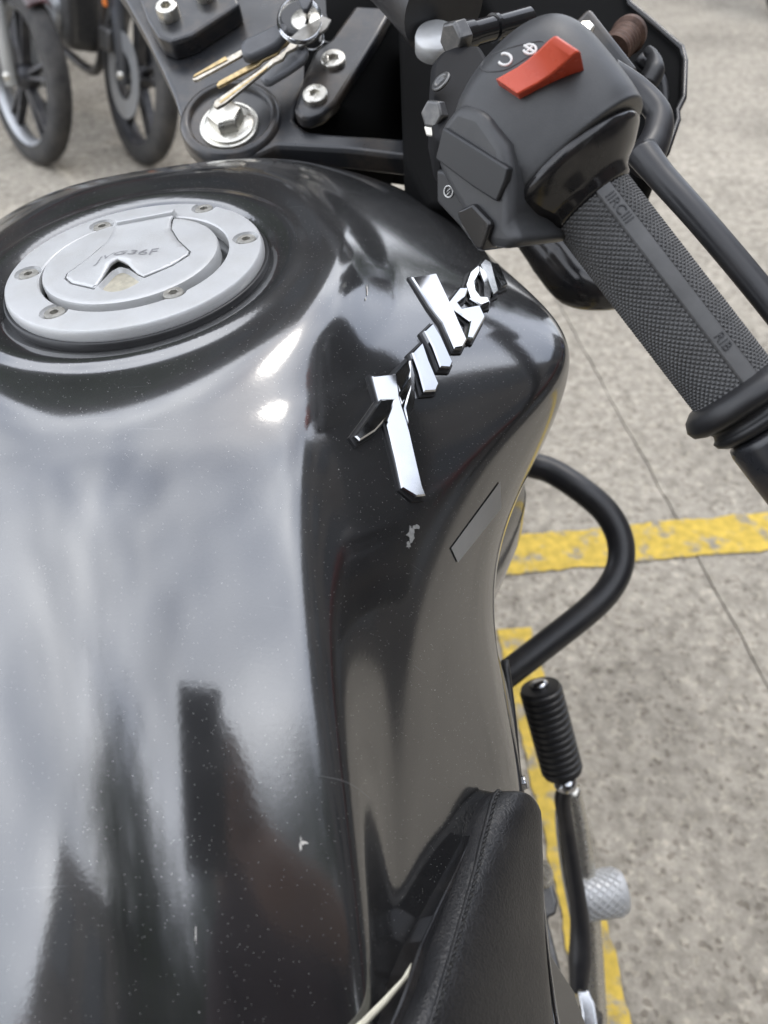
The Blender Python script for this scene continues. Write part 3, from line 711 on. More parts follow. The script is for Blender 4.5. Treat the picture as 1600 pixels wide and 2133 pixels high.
v, f = lathe(hb_(0, 0, 0), ea, [(-.015, .0325), (-.0120, .0345), (-.0095, .0345), (-.0080, .0332), (-.003, .0275), (.0000, .0225), (.0020, .0205), (.0045, .0196), (.006, .0180)], 80)
obj('throttle_flange', v, f, M['glossplastic'], bike)
# switch housing loft: (a, centre b, centre c, half b, half c, squareness)
def superloft(secs, seg=96, n=6):
    secs = [(q[0] - .0005, q[1], q[2] + .0030) + tuple(q[3:]) for q in secs]
    secs = [Vector(s[:3]).to_tuple() + tuple(s[3:]) for s in secs]; arr = np.array(secs, float)
    q = np.concatenate([2 * arr[:1] - arr[1:2], arr, 2 * arr[-1:] - arr[-2:-1]]); out = []
    for i in range(1, len(q) - 2):
        for k in range(n):
            t = k / n
            out.append(.5 * ((2 * q[i]) + (q[i + 1] - q[i - 1]) * t + (2 * q[i - 1] - 5 * q[i] + 4 * q[i + 1] - q[i + 2]) * t * t + (3 * q[i] - q[i - 1] - 3 * q[i + 1] + q[i + 2]) * t ** 3))
    out.append(arr[-1]); v = []; f = []
    for (a, b0, c0, hb2, hc, e) in out:
        hb2 = max(hb2, .0005); hc = max(hc, .0005)
        for k in range(seg):
            th = 2 * math.pi * k / seg; cs, sn = math.cos(th), math.sin(th); p = 2 / e
            v.append(hb_(a, b0 + hb2 * math.copysign(abs(sn) ** p, sn), c0 + hc * math.copysign(abs(cs) ** p, cs)))
    m = len(out)
    for i in range(m - 1):
        for k in range(seg): f.append((i * seg + k, i * seg + (k + 1) % seg, (i + 1) * seg + (k + 1) % seg, (i + 1) * seg + k))
    f.append(tuple(range(seg))[::-1]); f.append(tuple((m - 1) * seg + k for k in range(seg)))
    return v, f
S = [(-.0700, -.004, .004, .004, .005, 2.0), (-.0690, -.003, .004, .014, .014, 2.1), (-.066, -.002, .003, .022, .022, 2.3), (-.060, 0, .002, .028, .0295, 2.4), (-.050, 0, .001, .0315, .0345, 2.5),
     (-.036, 0, 0, .0335, .0365, 2.5), (-.022, 0, 0, .0340, .0365, 2.4), (-.015, 0, 0, .0340, .036, 2.3), (-.0128, 0, 0, .0335, .0355, 2.3), (-.012, 0, 0, .032, .034, 2.2)]
v, f = superloft(S); hous = obj('switch_housing', v, f, M['plastic'], bike, True, 50)
hbvh = BVHTree.FromPolygons([x.co.copy() for x in hous.data.vertices], [tuple(p.vertices) for p in hous.data.polygons])
def on_h(u, v):
    d = ray(u, v).normalized(); h = hbvh.ray_cast(CAM, d)
    if h[0] is None: return None
    n = h[1] if h[1].dot(d) < 0 else -h[1]; return h[0], n

# lower-left switch box, plate and starter button
PD = .305
pn = (eb * .82 - ec * .42 - ea * .18).normalized()
def pp(u, v, h=0, D=PD, P=(985, 340)): P_ = px(P[0], P[1], D); return pl(u, v, P_ + pn * h, pn)
prism('switch_box', [pp(*q, -.002) for q in [(950, 215), (1000, 230), (1048, 300), (1064, 380), (1062, 470), (1085, 505), (1052, 522), (1000, 510), (935, 400), (906, 345), (915, 262)]], -pn * .040, M['plastic'], hous, .009, 5)
prism('switch_plate', [pp(*q) for q in [(922, 264), (1058, 350), (1052, 378), (1034, 421), (1000, 400), (982, 388), (906, 331), (909, 318)]], -pn * .004, M['button'], hous, .0009, 3)  # darker than the housing: shading of this left-down face put into the colour
bb_ = prism('starter_lever', [pp(*q, .000, .312) for q in [(908, 352), (926, 356), (962, 400), (1000, 428), (1030, 440), (1020, 520), (995, 524), (955, 470), (908, 420)]], -pn * .012, M['button'], hous, .0015)
prism('starter_button', [pp(*q, .006, .311) for q in [(950, 440), (983, 424), (1017, 460), (1021, 470), (1004, 522), (990, 519), (958, 468)]], -pn * .010, M['glossplastic'], hous, .0012)
def strokeline(pts, r, name, m_, parent, proj, off=.0002, n=6, closed=False, hd=None):
    P = []
    q = [Vector((a, b, 0)) for a, b in pts]
    if closed: q.append(q[0])
    for t in (crom(q, n) if n > 1 else q):
        h = proj(t.x, t.y)
        if h is None: continue
        P.append(h[0] + h[1] * off)
    if len(P) < 3: return None
    v, f = tube(P, r, 8); return obj(name, v, f, m_, parent)
def circ(u, v, ru, rv, a0=0, a1=360, n=24, rot=0):
    out = []
    for k in range(n + 1):
        t = R_(a0 + (a1 - a0) * k / n); x, y = ru * math.cos(t), rv * math.sin(t); c, s = math.cos(R_(rot)), math.sin(R_(rot)); out.append((u + x * c - y * s, v + x * s + y * c))
    return out
pj = lambda u, v: (pp(u, v, .0002, .312), pn)
strokeline(circ(935, 399, 9, 12, 0, 360), .0003, 'starter_symbol', M['white'], hous, pj, .0002, 1)
strokeline([(940, 392), (931, 400), (938, 399), (930, 408)], .00025, 'starter_symbol', M['white'], hous, pj, .0002, 1)
# relief lines on the housing
def z2(x, y): return (800 + x / 2, y / 2)
strokeline([z2(*q) for q in [(400, 282), (428, 240), (520, 200), (640, 172), (668, 185), (600, 236), (505, 290), (425, 297)]], .0004, 'symbol_frame', M['plastic'], hous, on_h, -.0001, 4, True)
strokeline([z2(*q) for q in [(345, 485), (475, 572), (455, 625), (308, 535)]], .0004, 'label_recess', M['plastic'], hous, on_h, -.0001, 4, True)
strokeline(circ(1052, 124, 14, 12, -120, 150), .00055, 'run_symbol', M['white'], hous, on_h, .0001, 1)
strokeline(circ(1104, 103, 13, 10, -150, 170), .0005, 'stop_symbol', M['white'], hous, on_h, .0001, 1)
strokeline([(1092, 95), (1117, 111)], .0005, 'stop_symbol', M['white'], hous, on_h, .0001, 4); strokeline([(1094, 112), (1112, 94)], .0005, 'stop_symbol', M['white'], hous, on_h, .0001, 4)
# red kill switch rocker
h0 = on_h(1120, 150)
if h0:
    C0, kn_ = h0; kn_ = (kn_ * .6 + eb * .4).normalized()
    kp = lambda u, v, h=0: pl(u, v, C0 + kn_ * h, kn_)
    A_ = kp(1060, 190); B_ = kp(1196, 120); W_ = (kp(1085, 204) - kp(1039, 172)); lx = (B_ - A_); 
    prof_h = [(0, .0040), (.12, .0042), (.35, .0045), (.55, .0060), (.75, .0090), (.9, .0118), (1.0, .0128), (1.04, .0118)]
    v = []; f = []
    for (t, hh) in prof_h:
        c = A_ + lx * t * .93; w2 = W_ * .5
        nrm = kn_
        v += [c - w2 - nrm * .004, c - w2 + nrm * hh, c - w2 * .90 + nrm * (hh + .0006), c + w2 * .90 + nrm * (hh + .0006), c + w2 + nrm * hh, c + w2 - nrm * .004]
    n = len(prof_h)
    for i in range(n - 1):
        for k in range(5): f.append((i * 6 + k, i * 6 + k + 1, (i + 1) * 6 + k + 1, (i + 1) * 6 + k))
    f.append((0, 1, 2, 3, 4, 5)); f.append(tuple((n - 1) * 6 + k for k in range(6))[::-1])
    o = obj('kill_switch', v, f, M['red'], hous, True, 40); bevel(o, .0007, 3, 35)
# ------------------------------------------------------------------ brake side clutter
v, f = tube([px(720, -190, .50), px(870, -40, .455), px(925, 22, .44)], [.027, .0265, .0262], 40); obj('fork_cover', v, f, M['satin'], bike, True, 40)
v, f = lathe(px(908, 84, .44), NS, [(-.006, .0125), (.002, .0125), (.004, .0118)], 32); obj('fork_tube', v, f, M['alu'], bike)
bd = (px(1075, 44, .415) - px(945, 80, .395))
v, f = lathe(px(965, 76, .395), bd, [(-.004, .0072), (0, .0074), (.006, .0072), (.0062, .0062), (.022, .0062), (.0222, .0072), (.0245, .0072), (.025, .006), (.05, .006)], 32)
slabp('dark_gap_slab', [(830, 40), (1120, 40), (1150, 300), (1010, 430), (890, 428), (840, 330)], .56, .05, M['void'])  # near-black slab added to stand for the dark gap behind the perch
perch = slabp('lever_perch', [(898, 130), (920, 104), (952, 92), (1000, 90), (1030, 140), (1000, 200), (955, 245), (925, 300), (905, 285), (892, 220)], .385, .030, M['dull'], bike, .003)
obj('perch_barrel', v, f, M['glossplastic'], perch, True, 40)
hexhead(px(962, 77, .393), -bd, .0092, .0085, 'perch_bolt', M['steel_dark'], perch, .3)
v, f = lathe(px(920, 172, .372), (CAM - px(920, 172, .372)) * .6 - ea * .3, [(0, .0055), (.001, .0055), (.0016, .0045), (.0010, .003), (0.0004, .0028)], 24); obj('perch_pin', v, f, M['steel_dark'], perch)
hexhead(px(912, 238, .375), (CAM - px(912, 238, .375)) * .8 - cR * .25, .0070, .006, 'perch_bolt', M['steel_dark'], perch, .1)
hexhead(px(905, 268, .378), (CAM - px(905, 268, .378)) * .8 - cR * .25, .0042, .004, 'perch_bolt', M['steel'], perch, .1)
hexhead(px(1217, 72, .44), NS, .0052, .006, 'perch_bolt', M['steel'], perch, .1)
# cowl, cable, spring behind the bar
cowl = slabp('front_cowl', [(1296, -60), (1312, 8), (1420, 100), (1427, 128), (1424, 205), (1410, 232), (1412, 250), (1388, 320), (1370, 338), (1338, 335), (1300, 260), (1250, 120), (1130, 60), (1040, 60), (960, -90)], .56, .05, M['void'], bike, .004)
v, f = tube([pl(u_, v_, px(1296, -60, .556), NS) for u_, v_ in [(1296, -60), (1312, 8), (1366, 53), (1420, 100), (1427, 128), (1424, 205), (1410, 232), (1412, 250), (1388, 320), (1370, 338)]], .0022, 10); obj('cowl_edge', v, f, M['glossplastic'], cowl)
for q_ in (((1230, 60), (1268, 150), (1300, 250)), ((1330, 120), (1375, 165), (1385, 230))):
    v, f = tube(crom([px(a, b, .52) for a, b in q_], 6), .004, 10); obj('cable', v, f, M['satin'], cowl)
v, f = lathe(px(1278, 108, .48), px(1330, 50, .50) - px(1278, 108, .48), [(x * .0022, .0105 if x % 2 else .0098) for x in range(11)] + [(.0245, .012), (.029, .0115)], 28)
obj('rusty_spring', v, f, mat('rusty steel', (.10, .06, .045), .6, .5, var=.4, vscale=200), cowl, True, 30)
v, f = tube(crom([px(1345, 180, .50), px(1362, 148, .50), px(1360, 118, .505), px(1350, 106, .51)], 6), [.0075, .0072, .004, .0035], 12); obj('cable_elbow', v, f, M['rubberdark'], cowl)
rbox('cable_block', px(1250, 120, .47), ea, eb, ec, .05, .02, .022, M['blackpaint'], cowl, .003)
v, f = tube(crom([px(1270, 150, .43), px(1330, 190, .43), px(1372, 238, .425), px(1366, 290, .42), px(1338, 345, .415)], 8), [.009, .0088, .0085, .009, .011], 20, .8); arm = obj('lever_bracket', v, f, M['satin'], bike)
v, f = tube(crom([px(1335, 315, .412), px(1378, 368, .405), px(1464, 464, .395), px(1576, 597, .388), px(1716, 774, .38), px(1796, 894, .378)], 8), [.0098, .0084, .0080, .0080, .0080, .009], 24, .8); obj('brake_lever', v, f, M['satin'], bike)
# indicator pod under the grip
v, f = tube(crom([px(1090, 470, .52), px(1150, 530, .52), px(1200, 585, .52), px(1262, 600, .52), px(1330, 600, .53)], 8), [.012, .018, .019, .0165, .012], 24, .9); obj('indicator_pod', v, f, M['glossplastic'], bike)

# ------------------------------------------------------------------ side cover below the tank seam
SEAM = [(.10, .196), (.05, .203), (.01, .209), (-.04, .183), (-.07, .166), (-.10, .1595), (-.13, .160), (-.16, .160), (-.20, .154), (-.24, .145), (-.30, .125), (-.36, .11), (-.44, .10), (-.52, .09)]
v = []; f = []; ns_ = 9
SJ = 17 * 16
smp = [tobk(Vector(GW[i, SJ])) for i in range(0, nr, 6)]
smp = [q for q in smp if -.52 < q.y < .10][::1]
sm_ = smp
for q in sm_:
    x, y = q.x, q.y; 
    k = 1 - float(sstep(.12, .22, -y)) * .75; k *= float(sstep(-.10, -.02, -y)) * .9 + .1
    for (dx, dz) in ((-.030, -.006), (-.006, -.004), (.003 * k, -.006), (.010 * k, -.014), (.014 * k, -.035), (.012 * k, -.07), (.0, -.12), (-.02, -.16), (-.07, -.18)):
        v.append(bk(x + dx, y, q.z + dz))
m_ = len(sm_)
for i in range(m_ - 1):
    for k in range(ns_ - 1): f.append((i * ns_ + k, i * ns_ + k + 1, (i + 1) * ns_ + k + 1, (i + 1) * ns_ + k))
o = obj('side_cover', v, f, M['tank'], bike); md = o.modifiers.new('t', 'SOLIDIFY'); md.thickness = .003
# rubber seam trim
v, f = tube([bk(q.x - .0005, q.y, q.z - .003) for q in sm_ if q.y < .03], .0024, 10); obj('seam_trim', v, f, M['rubberdark'], bike)

# ------------------------------------------------------------------ seat
ST = [(1648, 1040, 1046, .801, .800), (1652, 1024, 1056, .802, .796), (1664, 1009, 1067, .804, .788), (1690, 995, 1075, .807, .778), (1740, 979, 1079, .811, .768), (1800, 962, 1081, .817, .762), (1900, 930, 1084, .825, .754), (2000, 897, 1092, .833, .748), (2133, 848, 1110, .843, .742), (2350, 740, 1160, .853, .735), (2700, 560, 1230, .86, .725)]
def seatloft(ST, hgt, seg, grow=0, tipk=1, drop=0):
    rows = []
    grow0 = grow
    q = crom([Vector((a, b, c)) for a, b, c, d, e in ST], 7); q2 = crom([Vector((0, d, e)) for a, b, c, d, e in ST], 7)
    for i, (p, z) in enumerate(zip(q, q2)):
        grow = grow0 * max(0, min(1, (p.x - 1760) / 200))
        PL = pz(p.y - grow, p.x, z.y - drop); PR = pz(p.z, p.x, z.z - drop)
        rows.append((PL, PR))
    v = []; m = len(rows)
    nfix = (rows[20][1] - rows[20][0]).cross(rows[21][0] - rows[19][0]).normalized(); nfix = nfix if nfix.z > 0 else -nfix
    for i, (PL, PR) in enumerate(rows):
        l = PR - PL; c = (PL + PR) / 2; t = (rows[min(i + 1, m - 1)][0] - rows[max(i - 1, 0)][0]); n_ = l.cross(t).normalized()
        if n_.z < 0: n_ = -n_
        if i < 20: n_ = nfix
        ramp = min(1, (i + .3) / 22) ** .5
        for k in range(seg + 1):
            a = math.pi * k / seg; s, cc = math.sin(a), -math.cos(a)
            x = math.copysign(abs(cc) ** .8, cc); y = s ** .75
            bias = n_ * (hgt * ramp * y) * (1.0 + .25 * (cc)) 
            v.append(c + l * .5 * x + bias)
        # skirt
        v.append(PR - Vector((0, 0, .02 + .07 * min(1, i / 14))) + l.normalized() * .002)
        v.append(PL - n_ * .012 + l.normalized() * .008)
        v.append(PL - n_ * .03 + l.normalized() * .012)
    W = seg + 4; f = []
    for i in range(m - 1):
        for k in range(seg + 1): f.append((i * W + k, i * W + k + 1, (i + 1) * W + k + 1, (i + 1) * W + k))
        f.append((i * W, i * W + seg + 2, (i + 1) * W + seg + 2, (i + 1) * W)); f.append((i * W + seg + 2, i * W + seg + 3, (i + 1) * W + seg + 3, (i + 1) * W + seg + 2))
    f.append(tuple(range(seg + 2)))
    return v, f, W, m
v, f, W_s, m_s = seatloft(ST, .017, 24)
seat = obj('seat', v, f, M['leather'], bike, True, 60)
vb, fb_, _, _ = seatloft([(a, b, c - 20, d - .004, e - .004) for a, b, c, d, e in ST[4:]], .004, 16, grow=34, drop=-.004)
obj('seat_base', vb, fb_, M['glossplastic'], bike, True, 60)
# twisted stitch line along the inner edge
sl = [(v[i * W_s + 3], v[i * W_s + 4]) for i in range(1, m_s - 6)]
line = crom([a * .6 + b * .4 for a, b in sl], 3); mb = MB(); acc = 0; k = 0
ln = [line[0]]
for p in line[1:]:
    while (p - ln[-1]).length > .0031: ln.append(ln[-1] + (p - ln[-1]).normalized() * .0031)
for i in range(len(ln) - 1):
    a, b = ln[i], ln[i + 1]; d = (b - a); s = d.cross(Vector((0, 0, 1))).normalized() * .0004
    up = Vector((0, 0, .0006)); vv, ff = tube([a - s * 1.2, (a + b) / 2 + up * 1.2, b + s * 1.2], [.00035, .0006, .00035], 6); mb.add(vv, ff)
so_ = mb.build('stitching', mat('black thread', (.02, .02, .02), .6), seat); so_['kind'] = 'stuff'
v, f = tube([p - Vector((.0012, 0, -.0001)) for p in line], .0011, 8); obj('seat_piping', v, f, M['leather'], seat)
# rear body of the seat, reaching back out of view
v, f = tube([bk(0, -.40, -.215), bk(0, -.55, -.205), bk(0, -.8, -.17), bk(0, -1.0, -.13)], [.075, .12, .12, .06], 32, .45, Vector((0, 0, 1)))
# cream edge of the tank base
cream = [pl(u_, v_, px(800, 2080, .259), Vector((.2, -.5, .84)).normalized()) for u_, v_ in [(858, 2003), (851, 2032), (806, 2088), (764, 2133), (720, 2180), (640, 2250), (610, 2235), (700, 2165), (752, 2124), (800, 2076), (838, 2036)]]
prism('cream_edge_trim', cream, Vector((0, 0, -.004)), M['cream'], bike, .0006, 2)
# side panel below the seat
slp = lambda name, pts, D, dep, m_, n_, par=bike, b_=.002: prism(name, [pl(u_, v_, px(pts[0][0], pts[0][1], D), n_) for u_, v_ in pts], -n_ * dep, m_, par, b_, 3)
sn = (Rb * .75 + Ub * .62).normalized()
slp('side_panel', [(1118, 1800), (1134, 1850), (1150, 1990), (1196, 2062), (1222, 2133), (1260, 2260), (1150, 2260), (1120, 2100)], .50, .004, M['tank'], sn)
v, f = tube(crom([px(1124, 1800, .44), px(1132, 1900, .43), px(1142, 2000, .425), px(1160, 2133, .42), px(1190, 2300, .42)], 6), [.0008, .0011, .0012, .0018, .002], 10); obj('chrome_beading', v, f, M['chrome'], bike)

# ------------------------------------------------------------------ crash bar, kick starter, pegs
v, f = tube(crom([px(960, 930, .83), px(1050, 950, .80), px(1105, 968, .78), px(1150, 982, .775), px(1210, 1020, .765), px(1262, 1066, .76), px(1290, 1118, .755), px(1293, 1172, .75), px(1272, 1222, .745), px(1230, 1268, .74), px(1150, 1332, .735), px(1062, 1400, .73), px(960, 1480, .73)], 8), .0136, 28)
obj('crash_bar', v, f, M['satin'], bike)
KD = .74
ka = px(1124, 1428, KD); kb = px(1172, 1608, KD + .02); kd = (kb - ka); kl = kd.length
prof = [(0, .008), (.001, .0195)]
for i in range(13): t0 = .004 + i * (kl - .006) / 13; s_ = (kl - .006) / 13; prof += [(t0, .0196), (t0 + s_ * .2, .0214), (t0 + s_ * .75, .0214), (t0 + s_ * .95, .0196)]
prof += [(kl, .0198), (kl + .001, .010)]
v, f = lathe(ka, kd, prof, 36); ksr = obj('kick_rubber', v, f, M['rubberdark'], bike, True, 35)
v, f = lathe(ka - kd * .01 + (kd.normalized()) * -.004, kd, [(0, .006), (.002, .009), (.005, .0095)], 24); obj('kick_end_cap', v, f, M['chrome'], ksr)
v, f = lathe(kb, kd, [(-.001, .007), (.006, .007), (.008, .011), (.014, .0125), (.020, .010), (.022, .006)], 24); obj('kick_joint', v, f, M['chrome'], ksr)
v, f = tube(crom([px(1178, 1640, .765), px(1172, 1668, .77), px(1182, 1730, .78), px(1196, 1820, .79), px(1208, 1920, .80), px(1208, 2000, .80), px(1205, 2060, .80)], 8), [.008, .0085, .0080, .0085, .0105, .0125, .010], 20); obj('kick_arm', v, f, M['satin'], bike)
v, f = tube(crom([px(1172, 1650, .77), px(1162, 1700, .78), px(1172, 1800, .80), px(1190, 1900, .82), px(1210, 2000, .83)], 8), [.003, .003, .003, .003], 10); obj('kick_spring_rod', v, f, M['chrome'], bike)
v, f = tube(crom([px(1190, 1640, .83), px(1208, 1750, .84), px(1222, 1900, .85), px(1232, 2080, .86), px(1240, 2300, .87)], 8), [.010, .014, .016, .018], 24); obj('exhaust_pipe', v, f, M['steel'], bike)
slp('pivot_bracket', [(1203, 2062), (1226, 2062), (1240, 2090), (1246, 2133), (1255, 2240), (1215, 2240), (1212, 2110)], .74, .01, M['chrome'], (CAM - px(1220, 2100, .74)).normalized())
v, f = tube(crom([px(1228, 2110, .775), px(1215, 2180, .76), bk(.14, -.26, -.50), bk(.08, -.10, -.52)], 6), [.014, .014, .016, .02], 16); obj('peg_hanger', v, f, M['steel_dark'], bike)
rd = (Rb * .93 - Ub * .1).normalized()
pa = px(1206, 1868, .84); v, f = lathe(pa, rd, [(-.012, .008), (-.002, .010), (0, .024), (.002, .0245), (.046, .0252), (.051, .023), (.053, .016)], 64); peg = obj('foot_peg', v, f, M['alu'], bike, True, 40)
mb = MB()
for i in range(17):
    for sgn in (-1, 1):
        P_ = []
        a_, b_, c_ = basis(rd)
        for k in range(9):
            s = k / 8; th = 2 * math.pi * (i / 17) + sgn * s * 1.5; P_.append(pa + a_ * (.003 + .042 * s) + (b_ * math.cos(th) + c_ * math.sin(th)) * .0252)
        vv, ff = tube(P_, .0012, 5); mb.add(vv, ff)
kn2 = mb.build('knurling', M['alu'], peg); kn2['kind'] = 'stuff'
v, f = lathe(px(1133, 1820, .70), (CAM - px(1133, 1820, .70)) * .6 + Rb * .5, [(-.02, .0125), (0, .0125), (.002, .0115), (.0022, .0085), (.001, .008), (.001, .0055), (.004, .005)], 32); obj('frame_bolt', v, f, M['steel'], bike, True, 30)
slp('peg_bracket', [(1120, 1850), (1150, 1838), (1162, 1880), (1158, 1905), (1140, 1912), (1165, 2010), (1180, 2080), (1140, 2090), (1110, 1950)], .72, .012, M['steel_dark'], (CAM - px(1140, 1900, .7)).normalized(), b_=.003)
v, f = tube(crom([px(1052, 1375, .50), px(1066, 1480, .485), px(1076, 1590, .475), px(1084, 1650, .47)], 5), .0026, 10); obj('edge_trim', v, f, M['rubberdark'], bike)
hexhead(px(1086, 1632, .462), Rb + Ub * .4, .0045, .004, 'cover_screw', M['chrome'], bike)
# engine, forks, wheels of the near motorcycle (mostly hidden)
def wheel(P, axis, fwd, Ro, tw, rim, nsp, parent, mrim, mtyre, disc=True, tread=False, mh=None):
    a = Vector(axis).normalized(); up = Vector((0, 0, 1)); fw = a.cross(up).normalized(); up = fw.cross(a).normalized()
    prof = []
    for k in range(15):
        t = math.pi * k / 14; prof.append((-tw / 2 * math.cos(t), rim + (Ro - rim) * (max(0, math.sin(t)) ** .62)))
    v, f = lathe(P, a, prof + [(tw * .3, rim - .004), (-tw * .3, rim - .004)], 96, True); ty = obj('tyre', v, f, mtyre, parent, True, 50)
    v, f = lathe(P, a, [(-tw * .36, rim + .002), (-tw * .40, rim + .004), (-tw * .42, rim - .004), (-tw * .34, rim - .012), (-tw * .15, rim - .022), (tw * .15, rim - .022), (tw * .34, rim - .012), (tw * .42, rim - .004), (tw * .40, rim + .004), (tw * .36, rim + .002)], 96, True)
    ri_ = obj('rim', v, f, mrim, parent, True, 40)
    v, f = lathe(P, a, [(-tw * .5, .018), (-tw * .5, .03), (-tw * .3, .042), (tw * .3, .042), (tw * .5, .03), (tw * .5, .018)], 32); obj('hub', v, f, mh or mrim, parent, True, 40)
    for i in range(nsp):
        for dd in (-.13, .13):
            t0 = 2 * math.pi * i / nsp + .3; d0 = fw * math.cos(t0 + dd * 1.3) + up * math.sin(t0 + dd * 1.3); d1 = fw * math.cos(t0 + dd) + up * math.sin(t0 + dd)
            s = a.cross(d1)
            A = P + d0 * .035; B = P + d1 * (rim - .015); hw = .0065
            vs = [A + s * hw + a * .018, A - s * hw + a * .018, A - s * hw - a * .018, A + s * hw - a * .018, B + s * hw + a * .012, B - s * hw + a * .012, B - s * hw - a * .012, B + s * hw - a * .012]
            obj('spoke', vs, [(0, 1, 2, 3), (7, 6, 5, 4), (0, 4, 5, 1), (1, 5, 6, 2), (2, 6, 7, 3), (3, 7, 4, 0)], mh or mrim, ri_, False)
    if tread:
        mb = MB()
        for i in range(60):
            t = 2 * math.pi * i / 60
            for sg in (-1, 1):
                d = fw * math.cos(t) + up * math.sin(t); d2 = fw * math.cos(t + .05) + up * math.sin(t + .05)
                vv, ff = tube([P + d * (Ro - .001) + a * sg * .006, P + d2 * (Ro - .012) + a * sg * tw * .36], .0022, 4); mb.add(vv, ff)
        o = mb.build('tread', mtyre, ty); o['kind'] = 'stuff'
    return ty
M['tyre'] = mat('dusty tyre', (.035, .034, .033), .75, var=.3, vscale=30, dust=.35, dustc=(.17, .155, .135), dscale=12)
M['whitealu'] = mat('silver wheel', (.42, .43, .44), .35, .6, dust=.4, dscale=20)
M['graywheel'] = mat('dark wheel', (.045, .045, .05), .4, .2, dust=.3, dscale=20)
ws = empty('x'); bpy.data.objects.remove(ws)
wf = bk(0, .62, -.95); wf.z = .30
slabw = wheel(bk(.0, .60, -.66), Rb, Fb, .30, .10, .215, 3, bike, M['graywheel'], M['tyre'])
wheel(bk(.0, -.78, -.66), Rb, Fb, .30, .13, .215, 3, bike, M['graywheel'], M['tyre'])
rbox('engine', bk(0, .06, -.55), Rb, Fb, Ub, .22, .40, .42, M['steel_dark'], bike, .03)
rbox('rear_body', bk(0, -.78, -.16), Rb, Fb, Ub, .20, .50, .07, M['leather'], bike, .03, 5)
for u_, v_ in ((520, 20), (870, 120)):
    v, f = tube([sp(u_, v_, -.03), sp(u_, v_, -.60)], .020, 20); obj('fork_leg', v, f, M['steel_dark'], bike)

# ------------------------------------------------------------------ bunch of keys
keys = empty('key_bunch', sp(600, 110, .02), 'bunch of worn brass and nickel keys with grey plastic heads hanging from the ignition', 'keys')
def kp_(pts, h, m_, name, th=.0022, parent=keys, b_=.0006):
    return prism(name, [sp(u_, v_, h(u_, v_) if callable(h) else h) for u_, v_ in pts], dn * th, m_, parent, b_, 2)
k1 = kp_([(500, 92), (508, 80), (580, 46), (597, 47), (601, 60), (577, 90), (522, 117), (504, 113)], .034, M['keyplastic'], 'key_head', .008, b_=.0025)
kp_([(505, 101), (404, 156), (400, 163), (404, 167), (412, 166), (508, 113)], .030, M['keysteel'], 'key_blade', .0022)
kp_([(470, 116), (404, 155), (401, 161), (474, 124)], .0308, M['brass'], 'key_blade_edge', .001)
kp_([(590, 112), (584, 128), (560, 146), (545, 152), (486, 196), (474, 201), (472, 192), (540, 142), (556, 134), (574, 116)], .020, M['brass'], 'key_blade', .0022)
k2 = kp_([(607, 75), (602, 88), (585, 100), (578, 112), (548, 125), (540, 134), (470, 172), (455, 180), (450, 176), (456, 168), (535, 125), (543, 118), (572, 104), (582, 92), (598, 80)], .027, M['brass'], 'key_blade', .0024)
k3 = kp_([(622, 85), (618, 98), (598, 108), (590, 122), (572, 130), (560, 140), (470, 214), (452, 224), (444, 219), (446, 210), (540, 145), (566, 122), (580, 114), (592, 104), (604, 88)], .032, M['keysteel'], 'key_blade', .0026)
kp_([(560, 135), (555, 143), (460, 215), (456, 211)], .0324, M['brass'], 'key_blade_edge', .001)
kp_([(540, 155), (542, 145), (580, 124), (612, 104), (628, 92), (640, 93), (642, 108), (632, 124), (600, 146), (560, 170), (546, 168)], .025, M['keygrey'], 'key_head', .006, b_=.0022)
kp_([(602, 80), (624, 60), (652, 45), (672, 32), (690, 40), (682, 58), (652, 84), (622, 98)], .029, mat('worn key bow', (.30, .29, .27), .4, .8, var=.3, vscale=150), 'key_bow', .002, b_=.0007)
ring = [sp(624 + 45 * math.cos(t), 44 + 46 * math.sin(t), .034 + .012 * math.sin(t - .8)) for t in [2 * math.pi * i / 40 for i in range(41)]]
v, f = tube(ring, .0010, 8); obj('split_ring', v, f, M['chrome'], keys)
v, f = tube([q + NS * .0015 + cR * .0006 for q in ring], .0008, 8); obj('split_ring', v, f, M['chrome'], keys)
rg2 = [sp(650 + 24 * math.cos(t), 82 + 22 * math.sin(t), .024) for t in [2 * math.pi * i / 24 for i in range(25)]]
v, f = tube(rg2, .0008, 8); obj('split_ring', v, f, M['chrome'], keys)
prism('ignition_key_head', [sp(*q, .052) for q in [(618, -60), (652, -60), (650, 0), (641, 18), (631, 18), (622, 0)]], dn * .004, M['keyplastic'], keys, .001)
v, f = tube([sp(640, 40, .009), sp(637, 14, .048)], [.0012, .0030], 8, .4); obj('key_blade', v, f, M['keysteel'], keys)

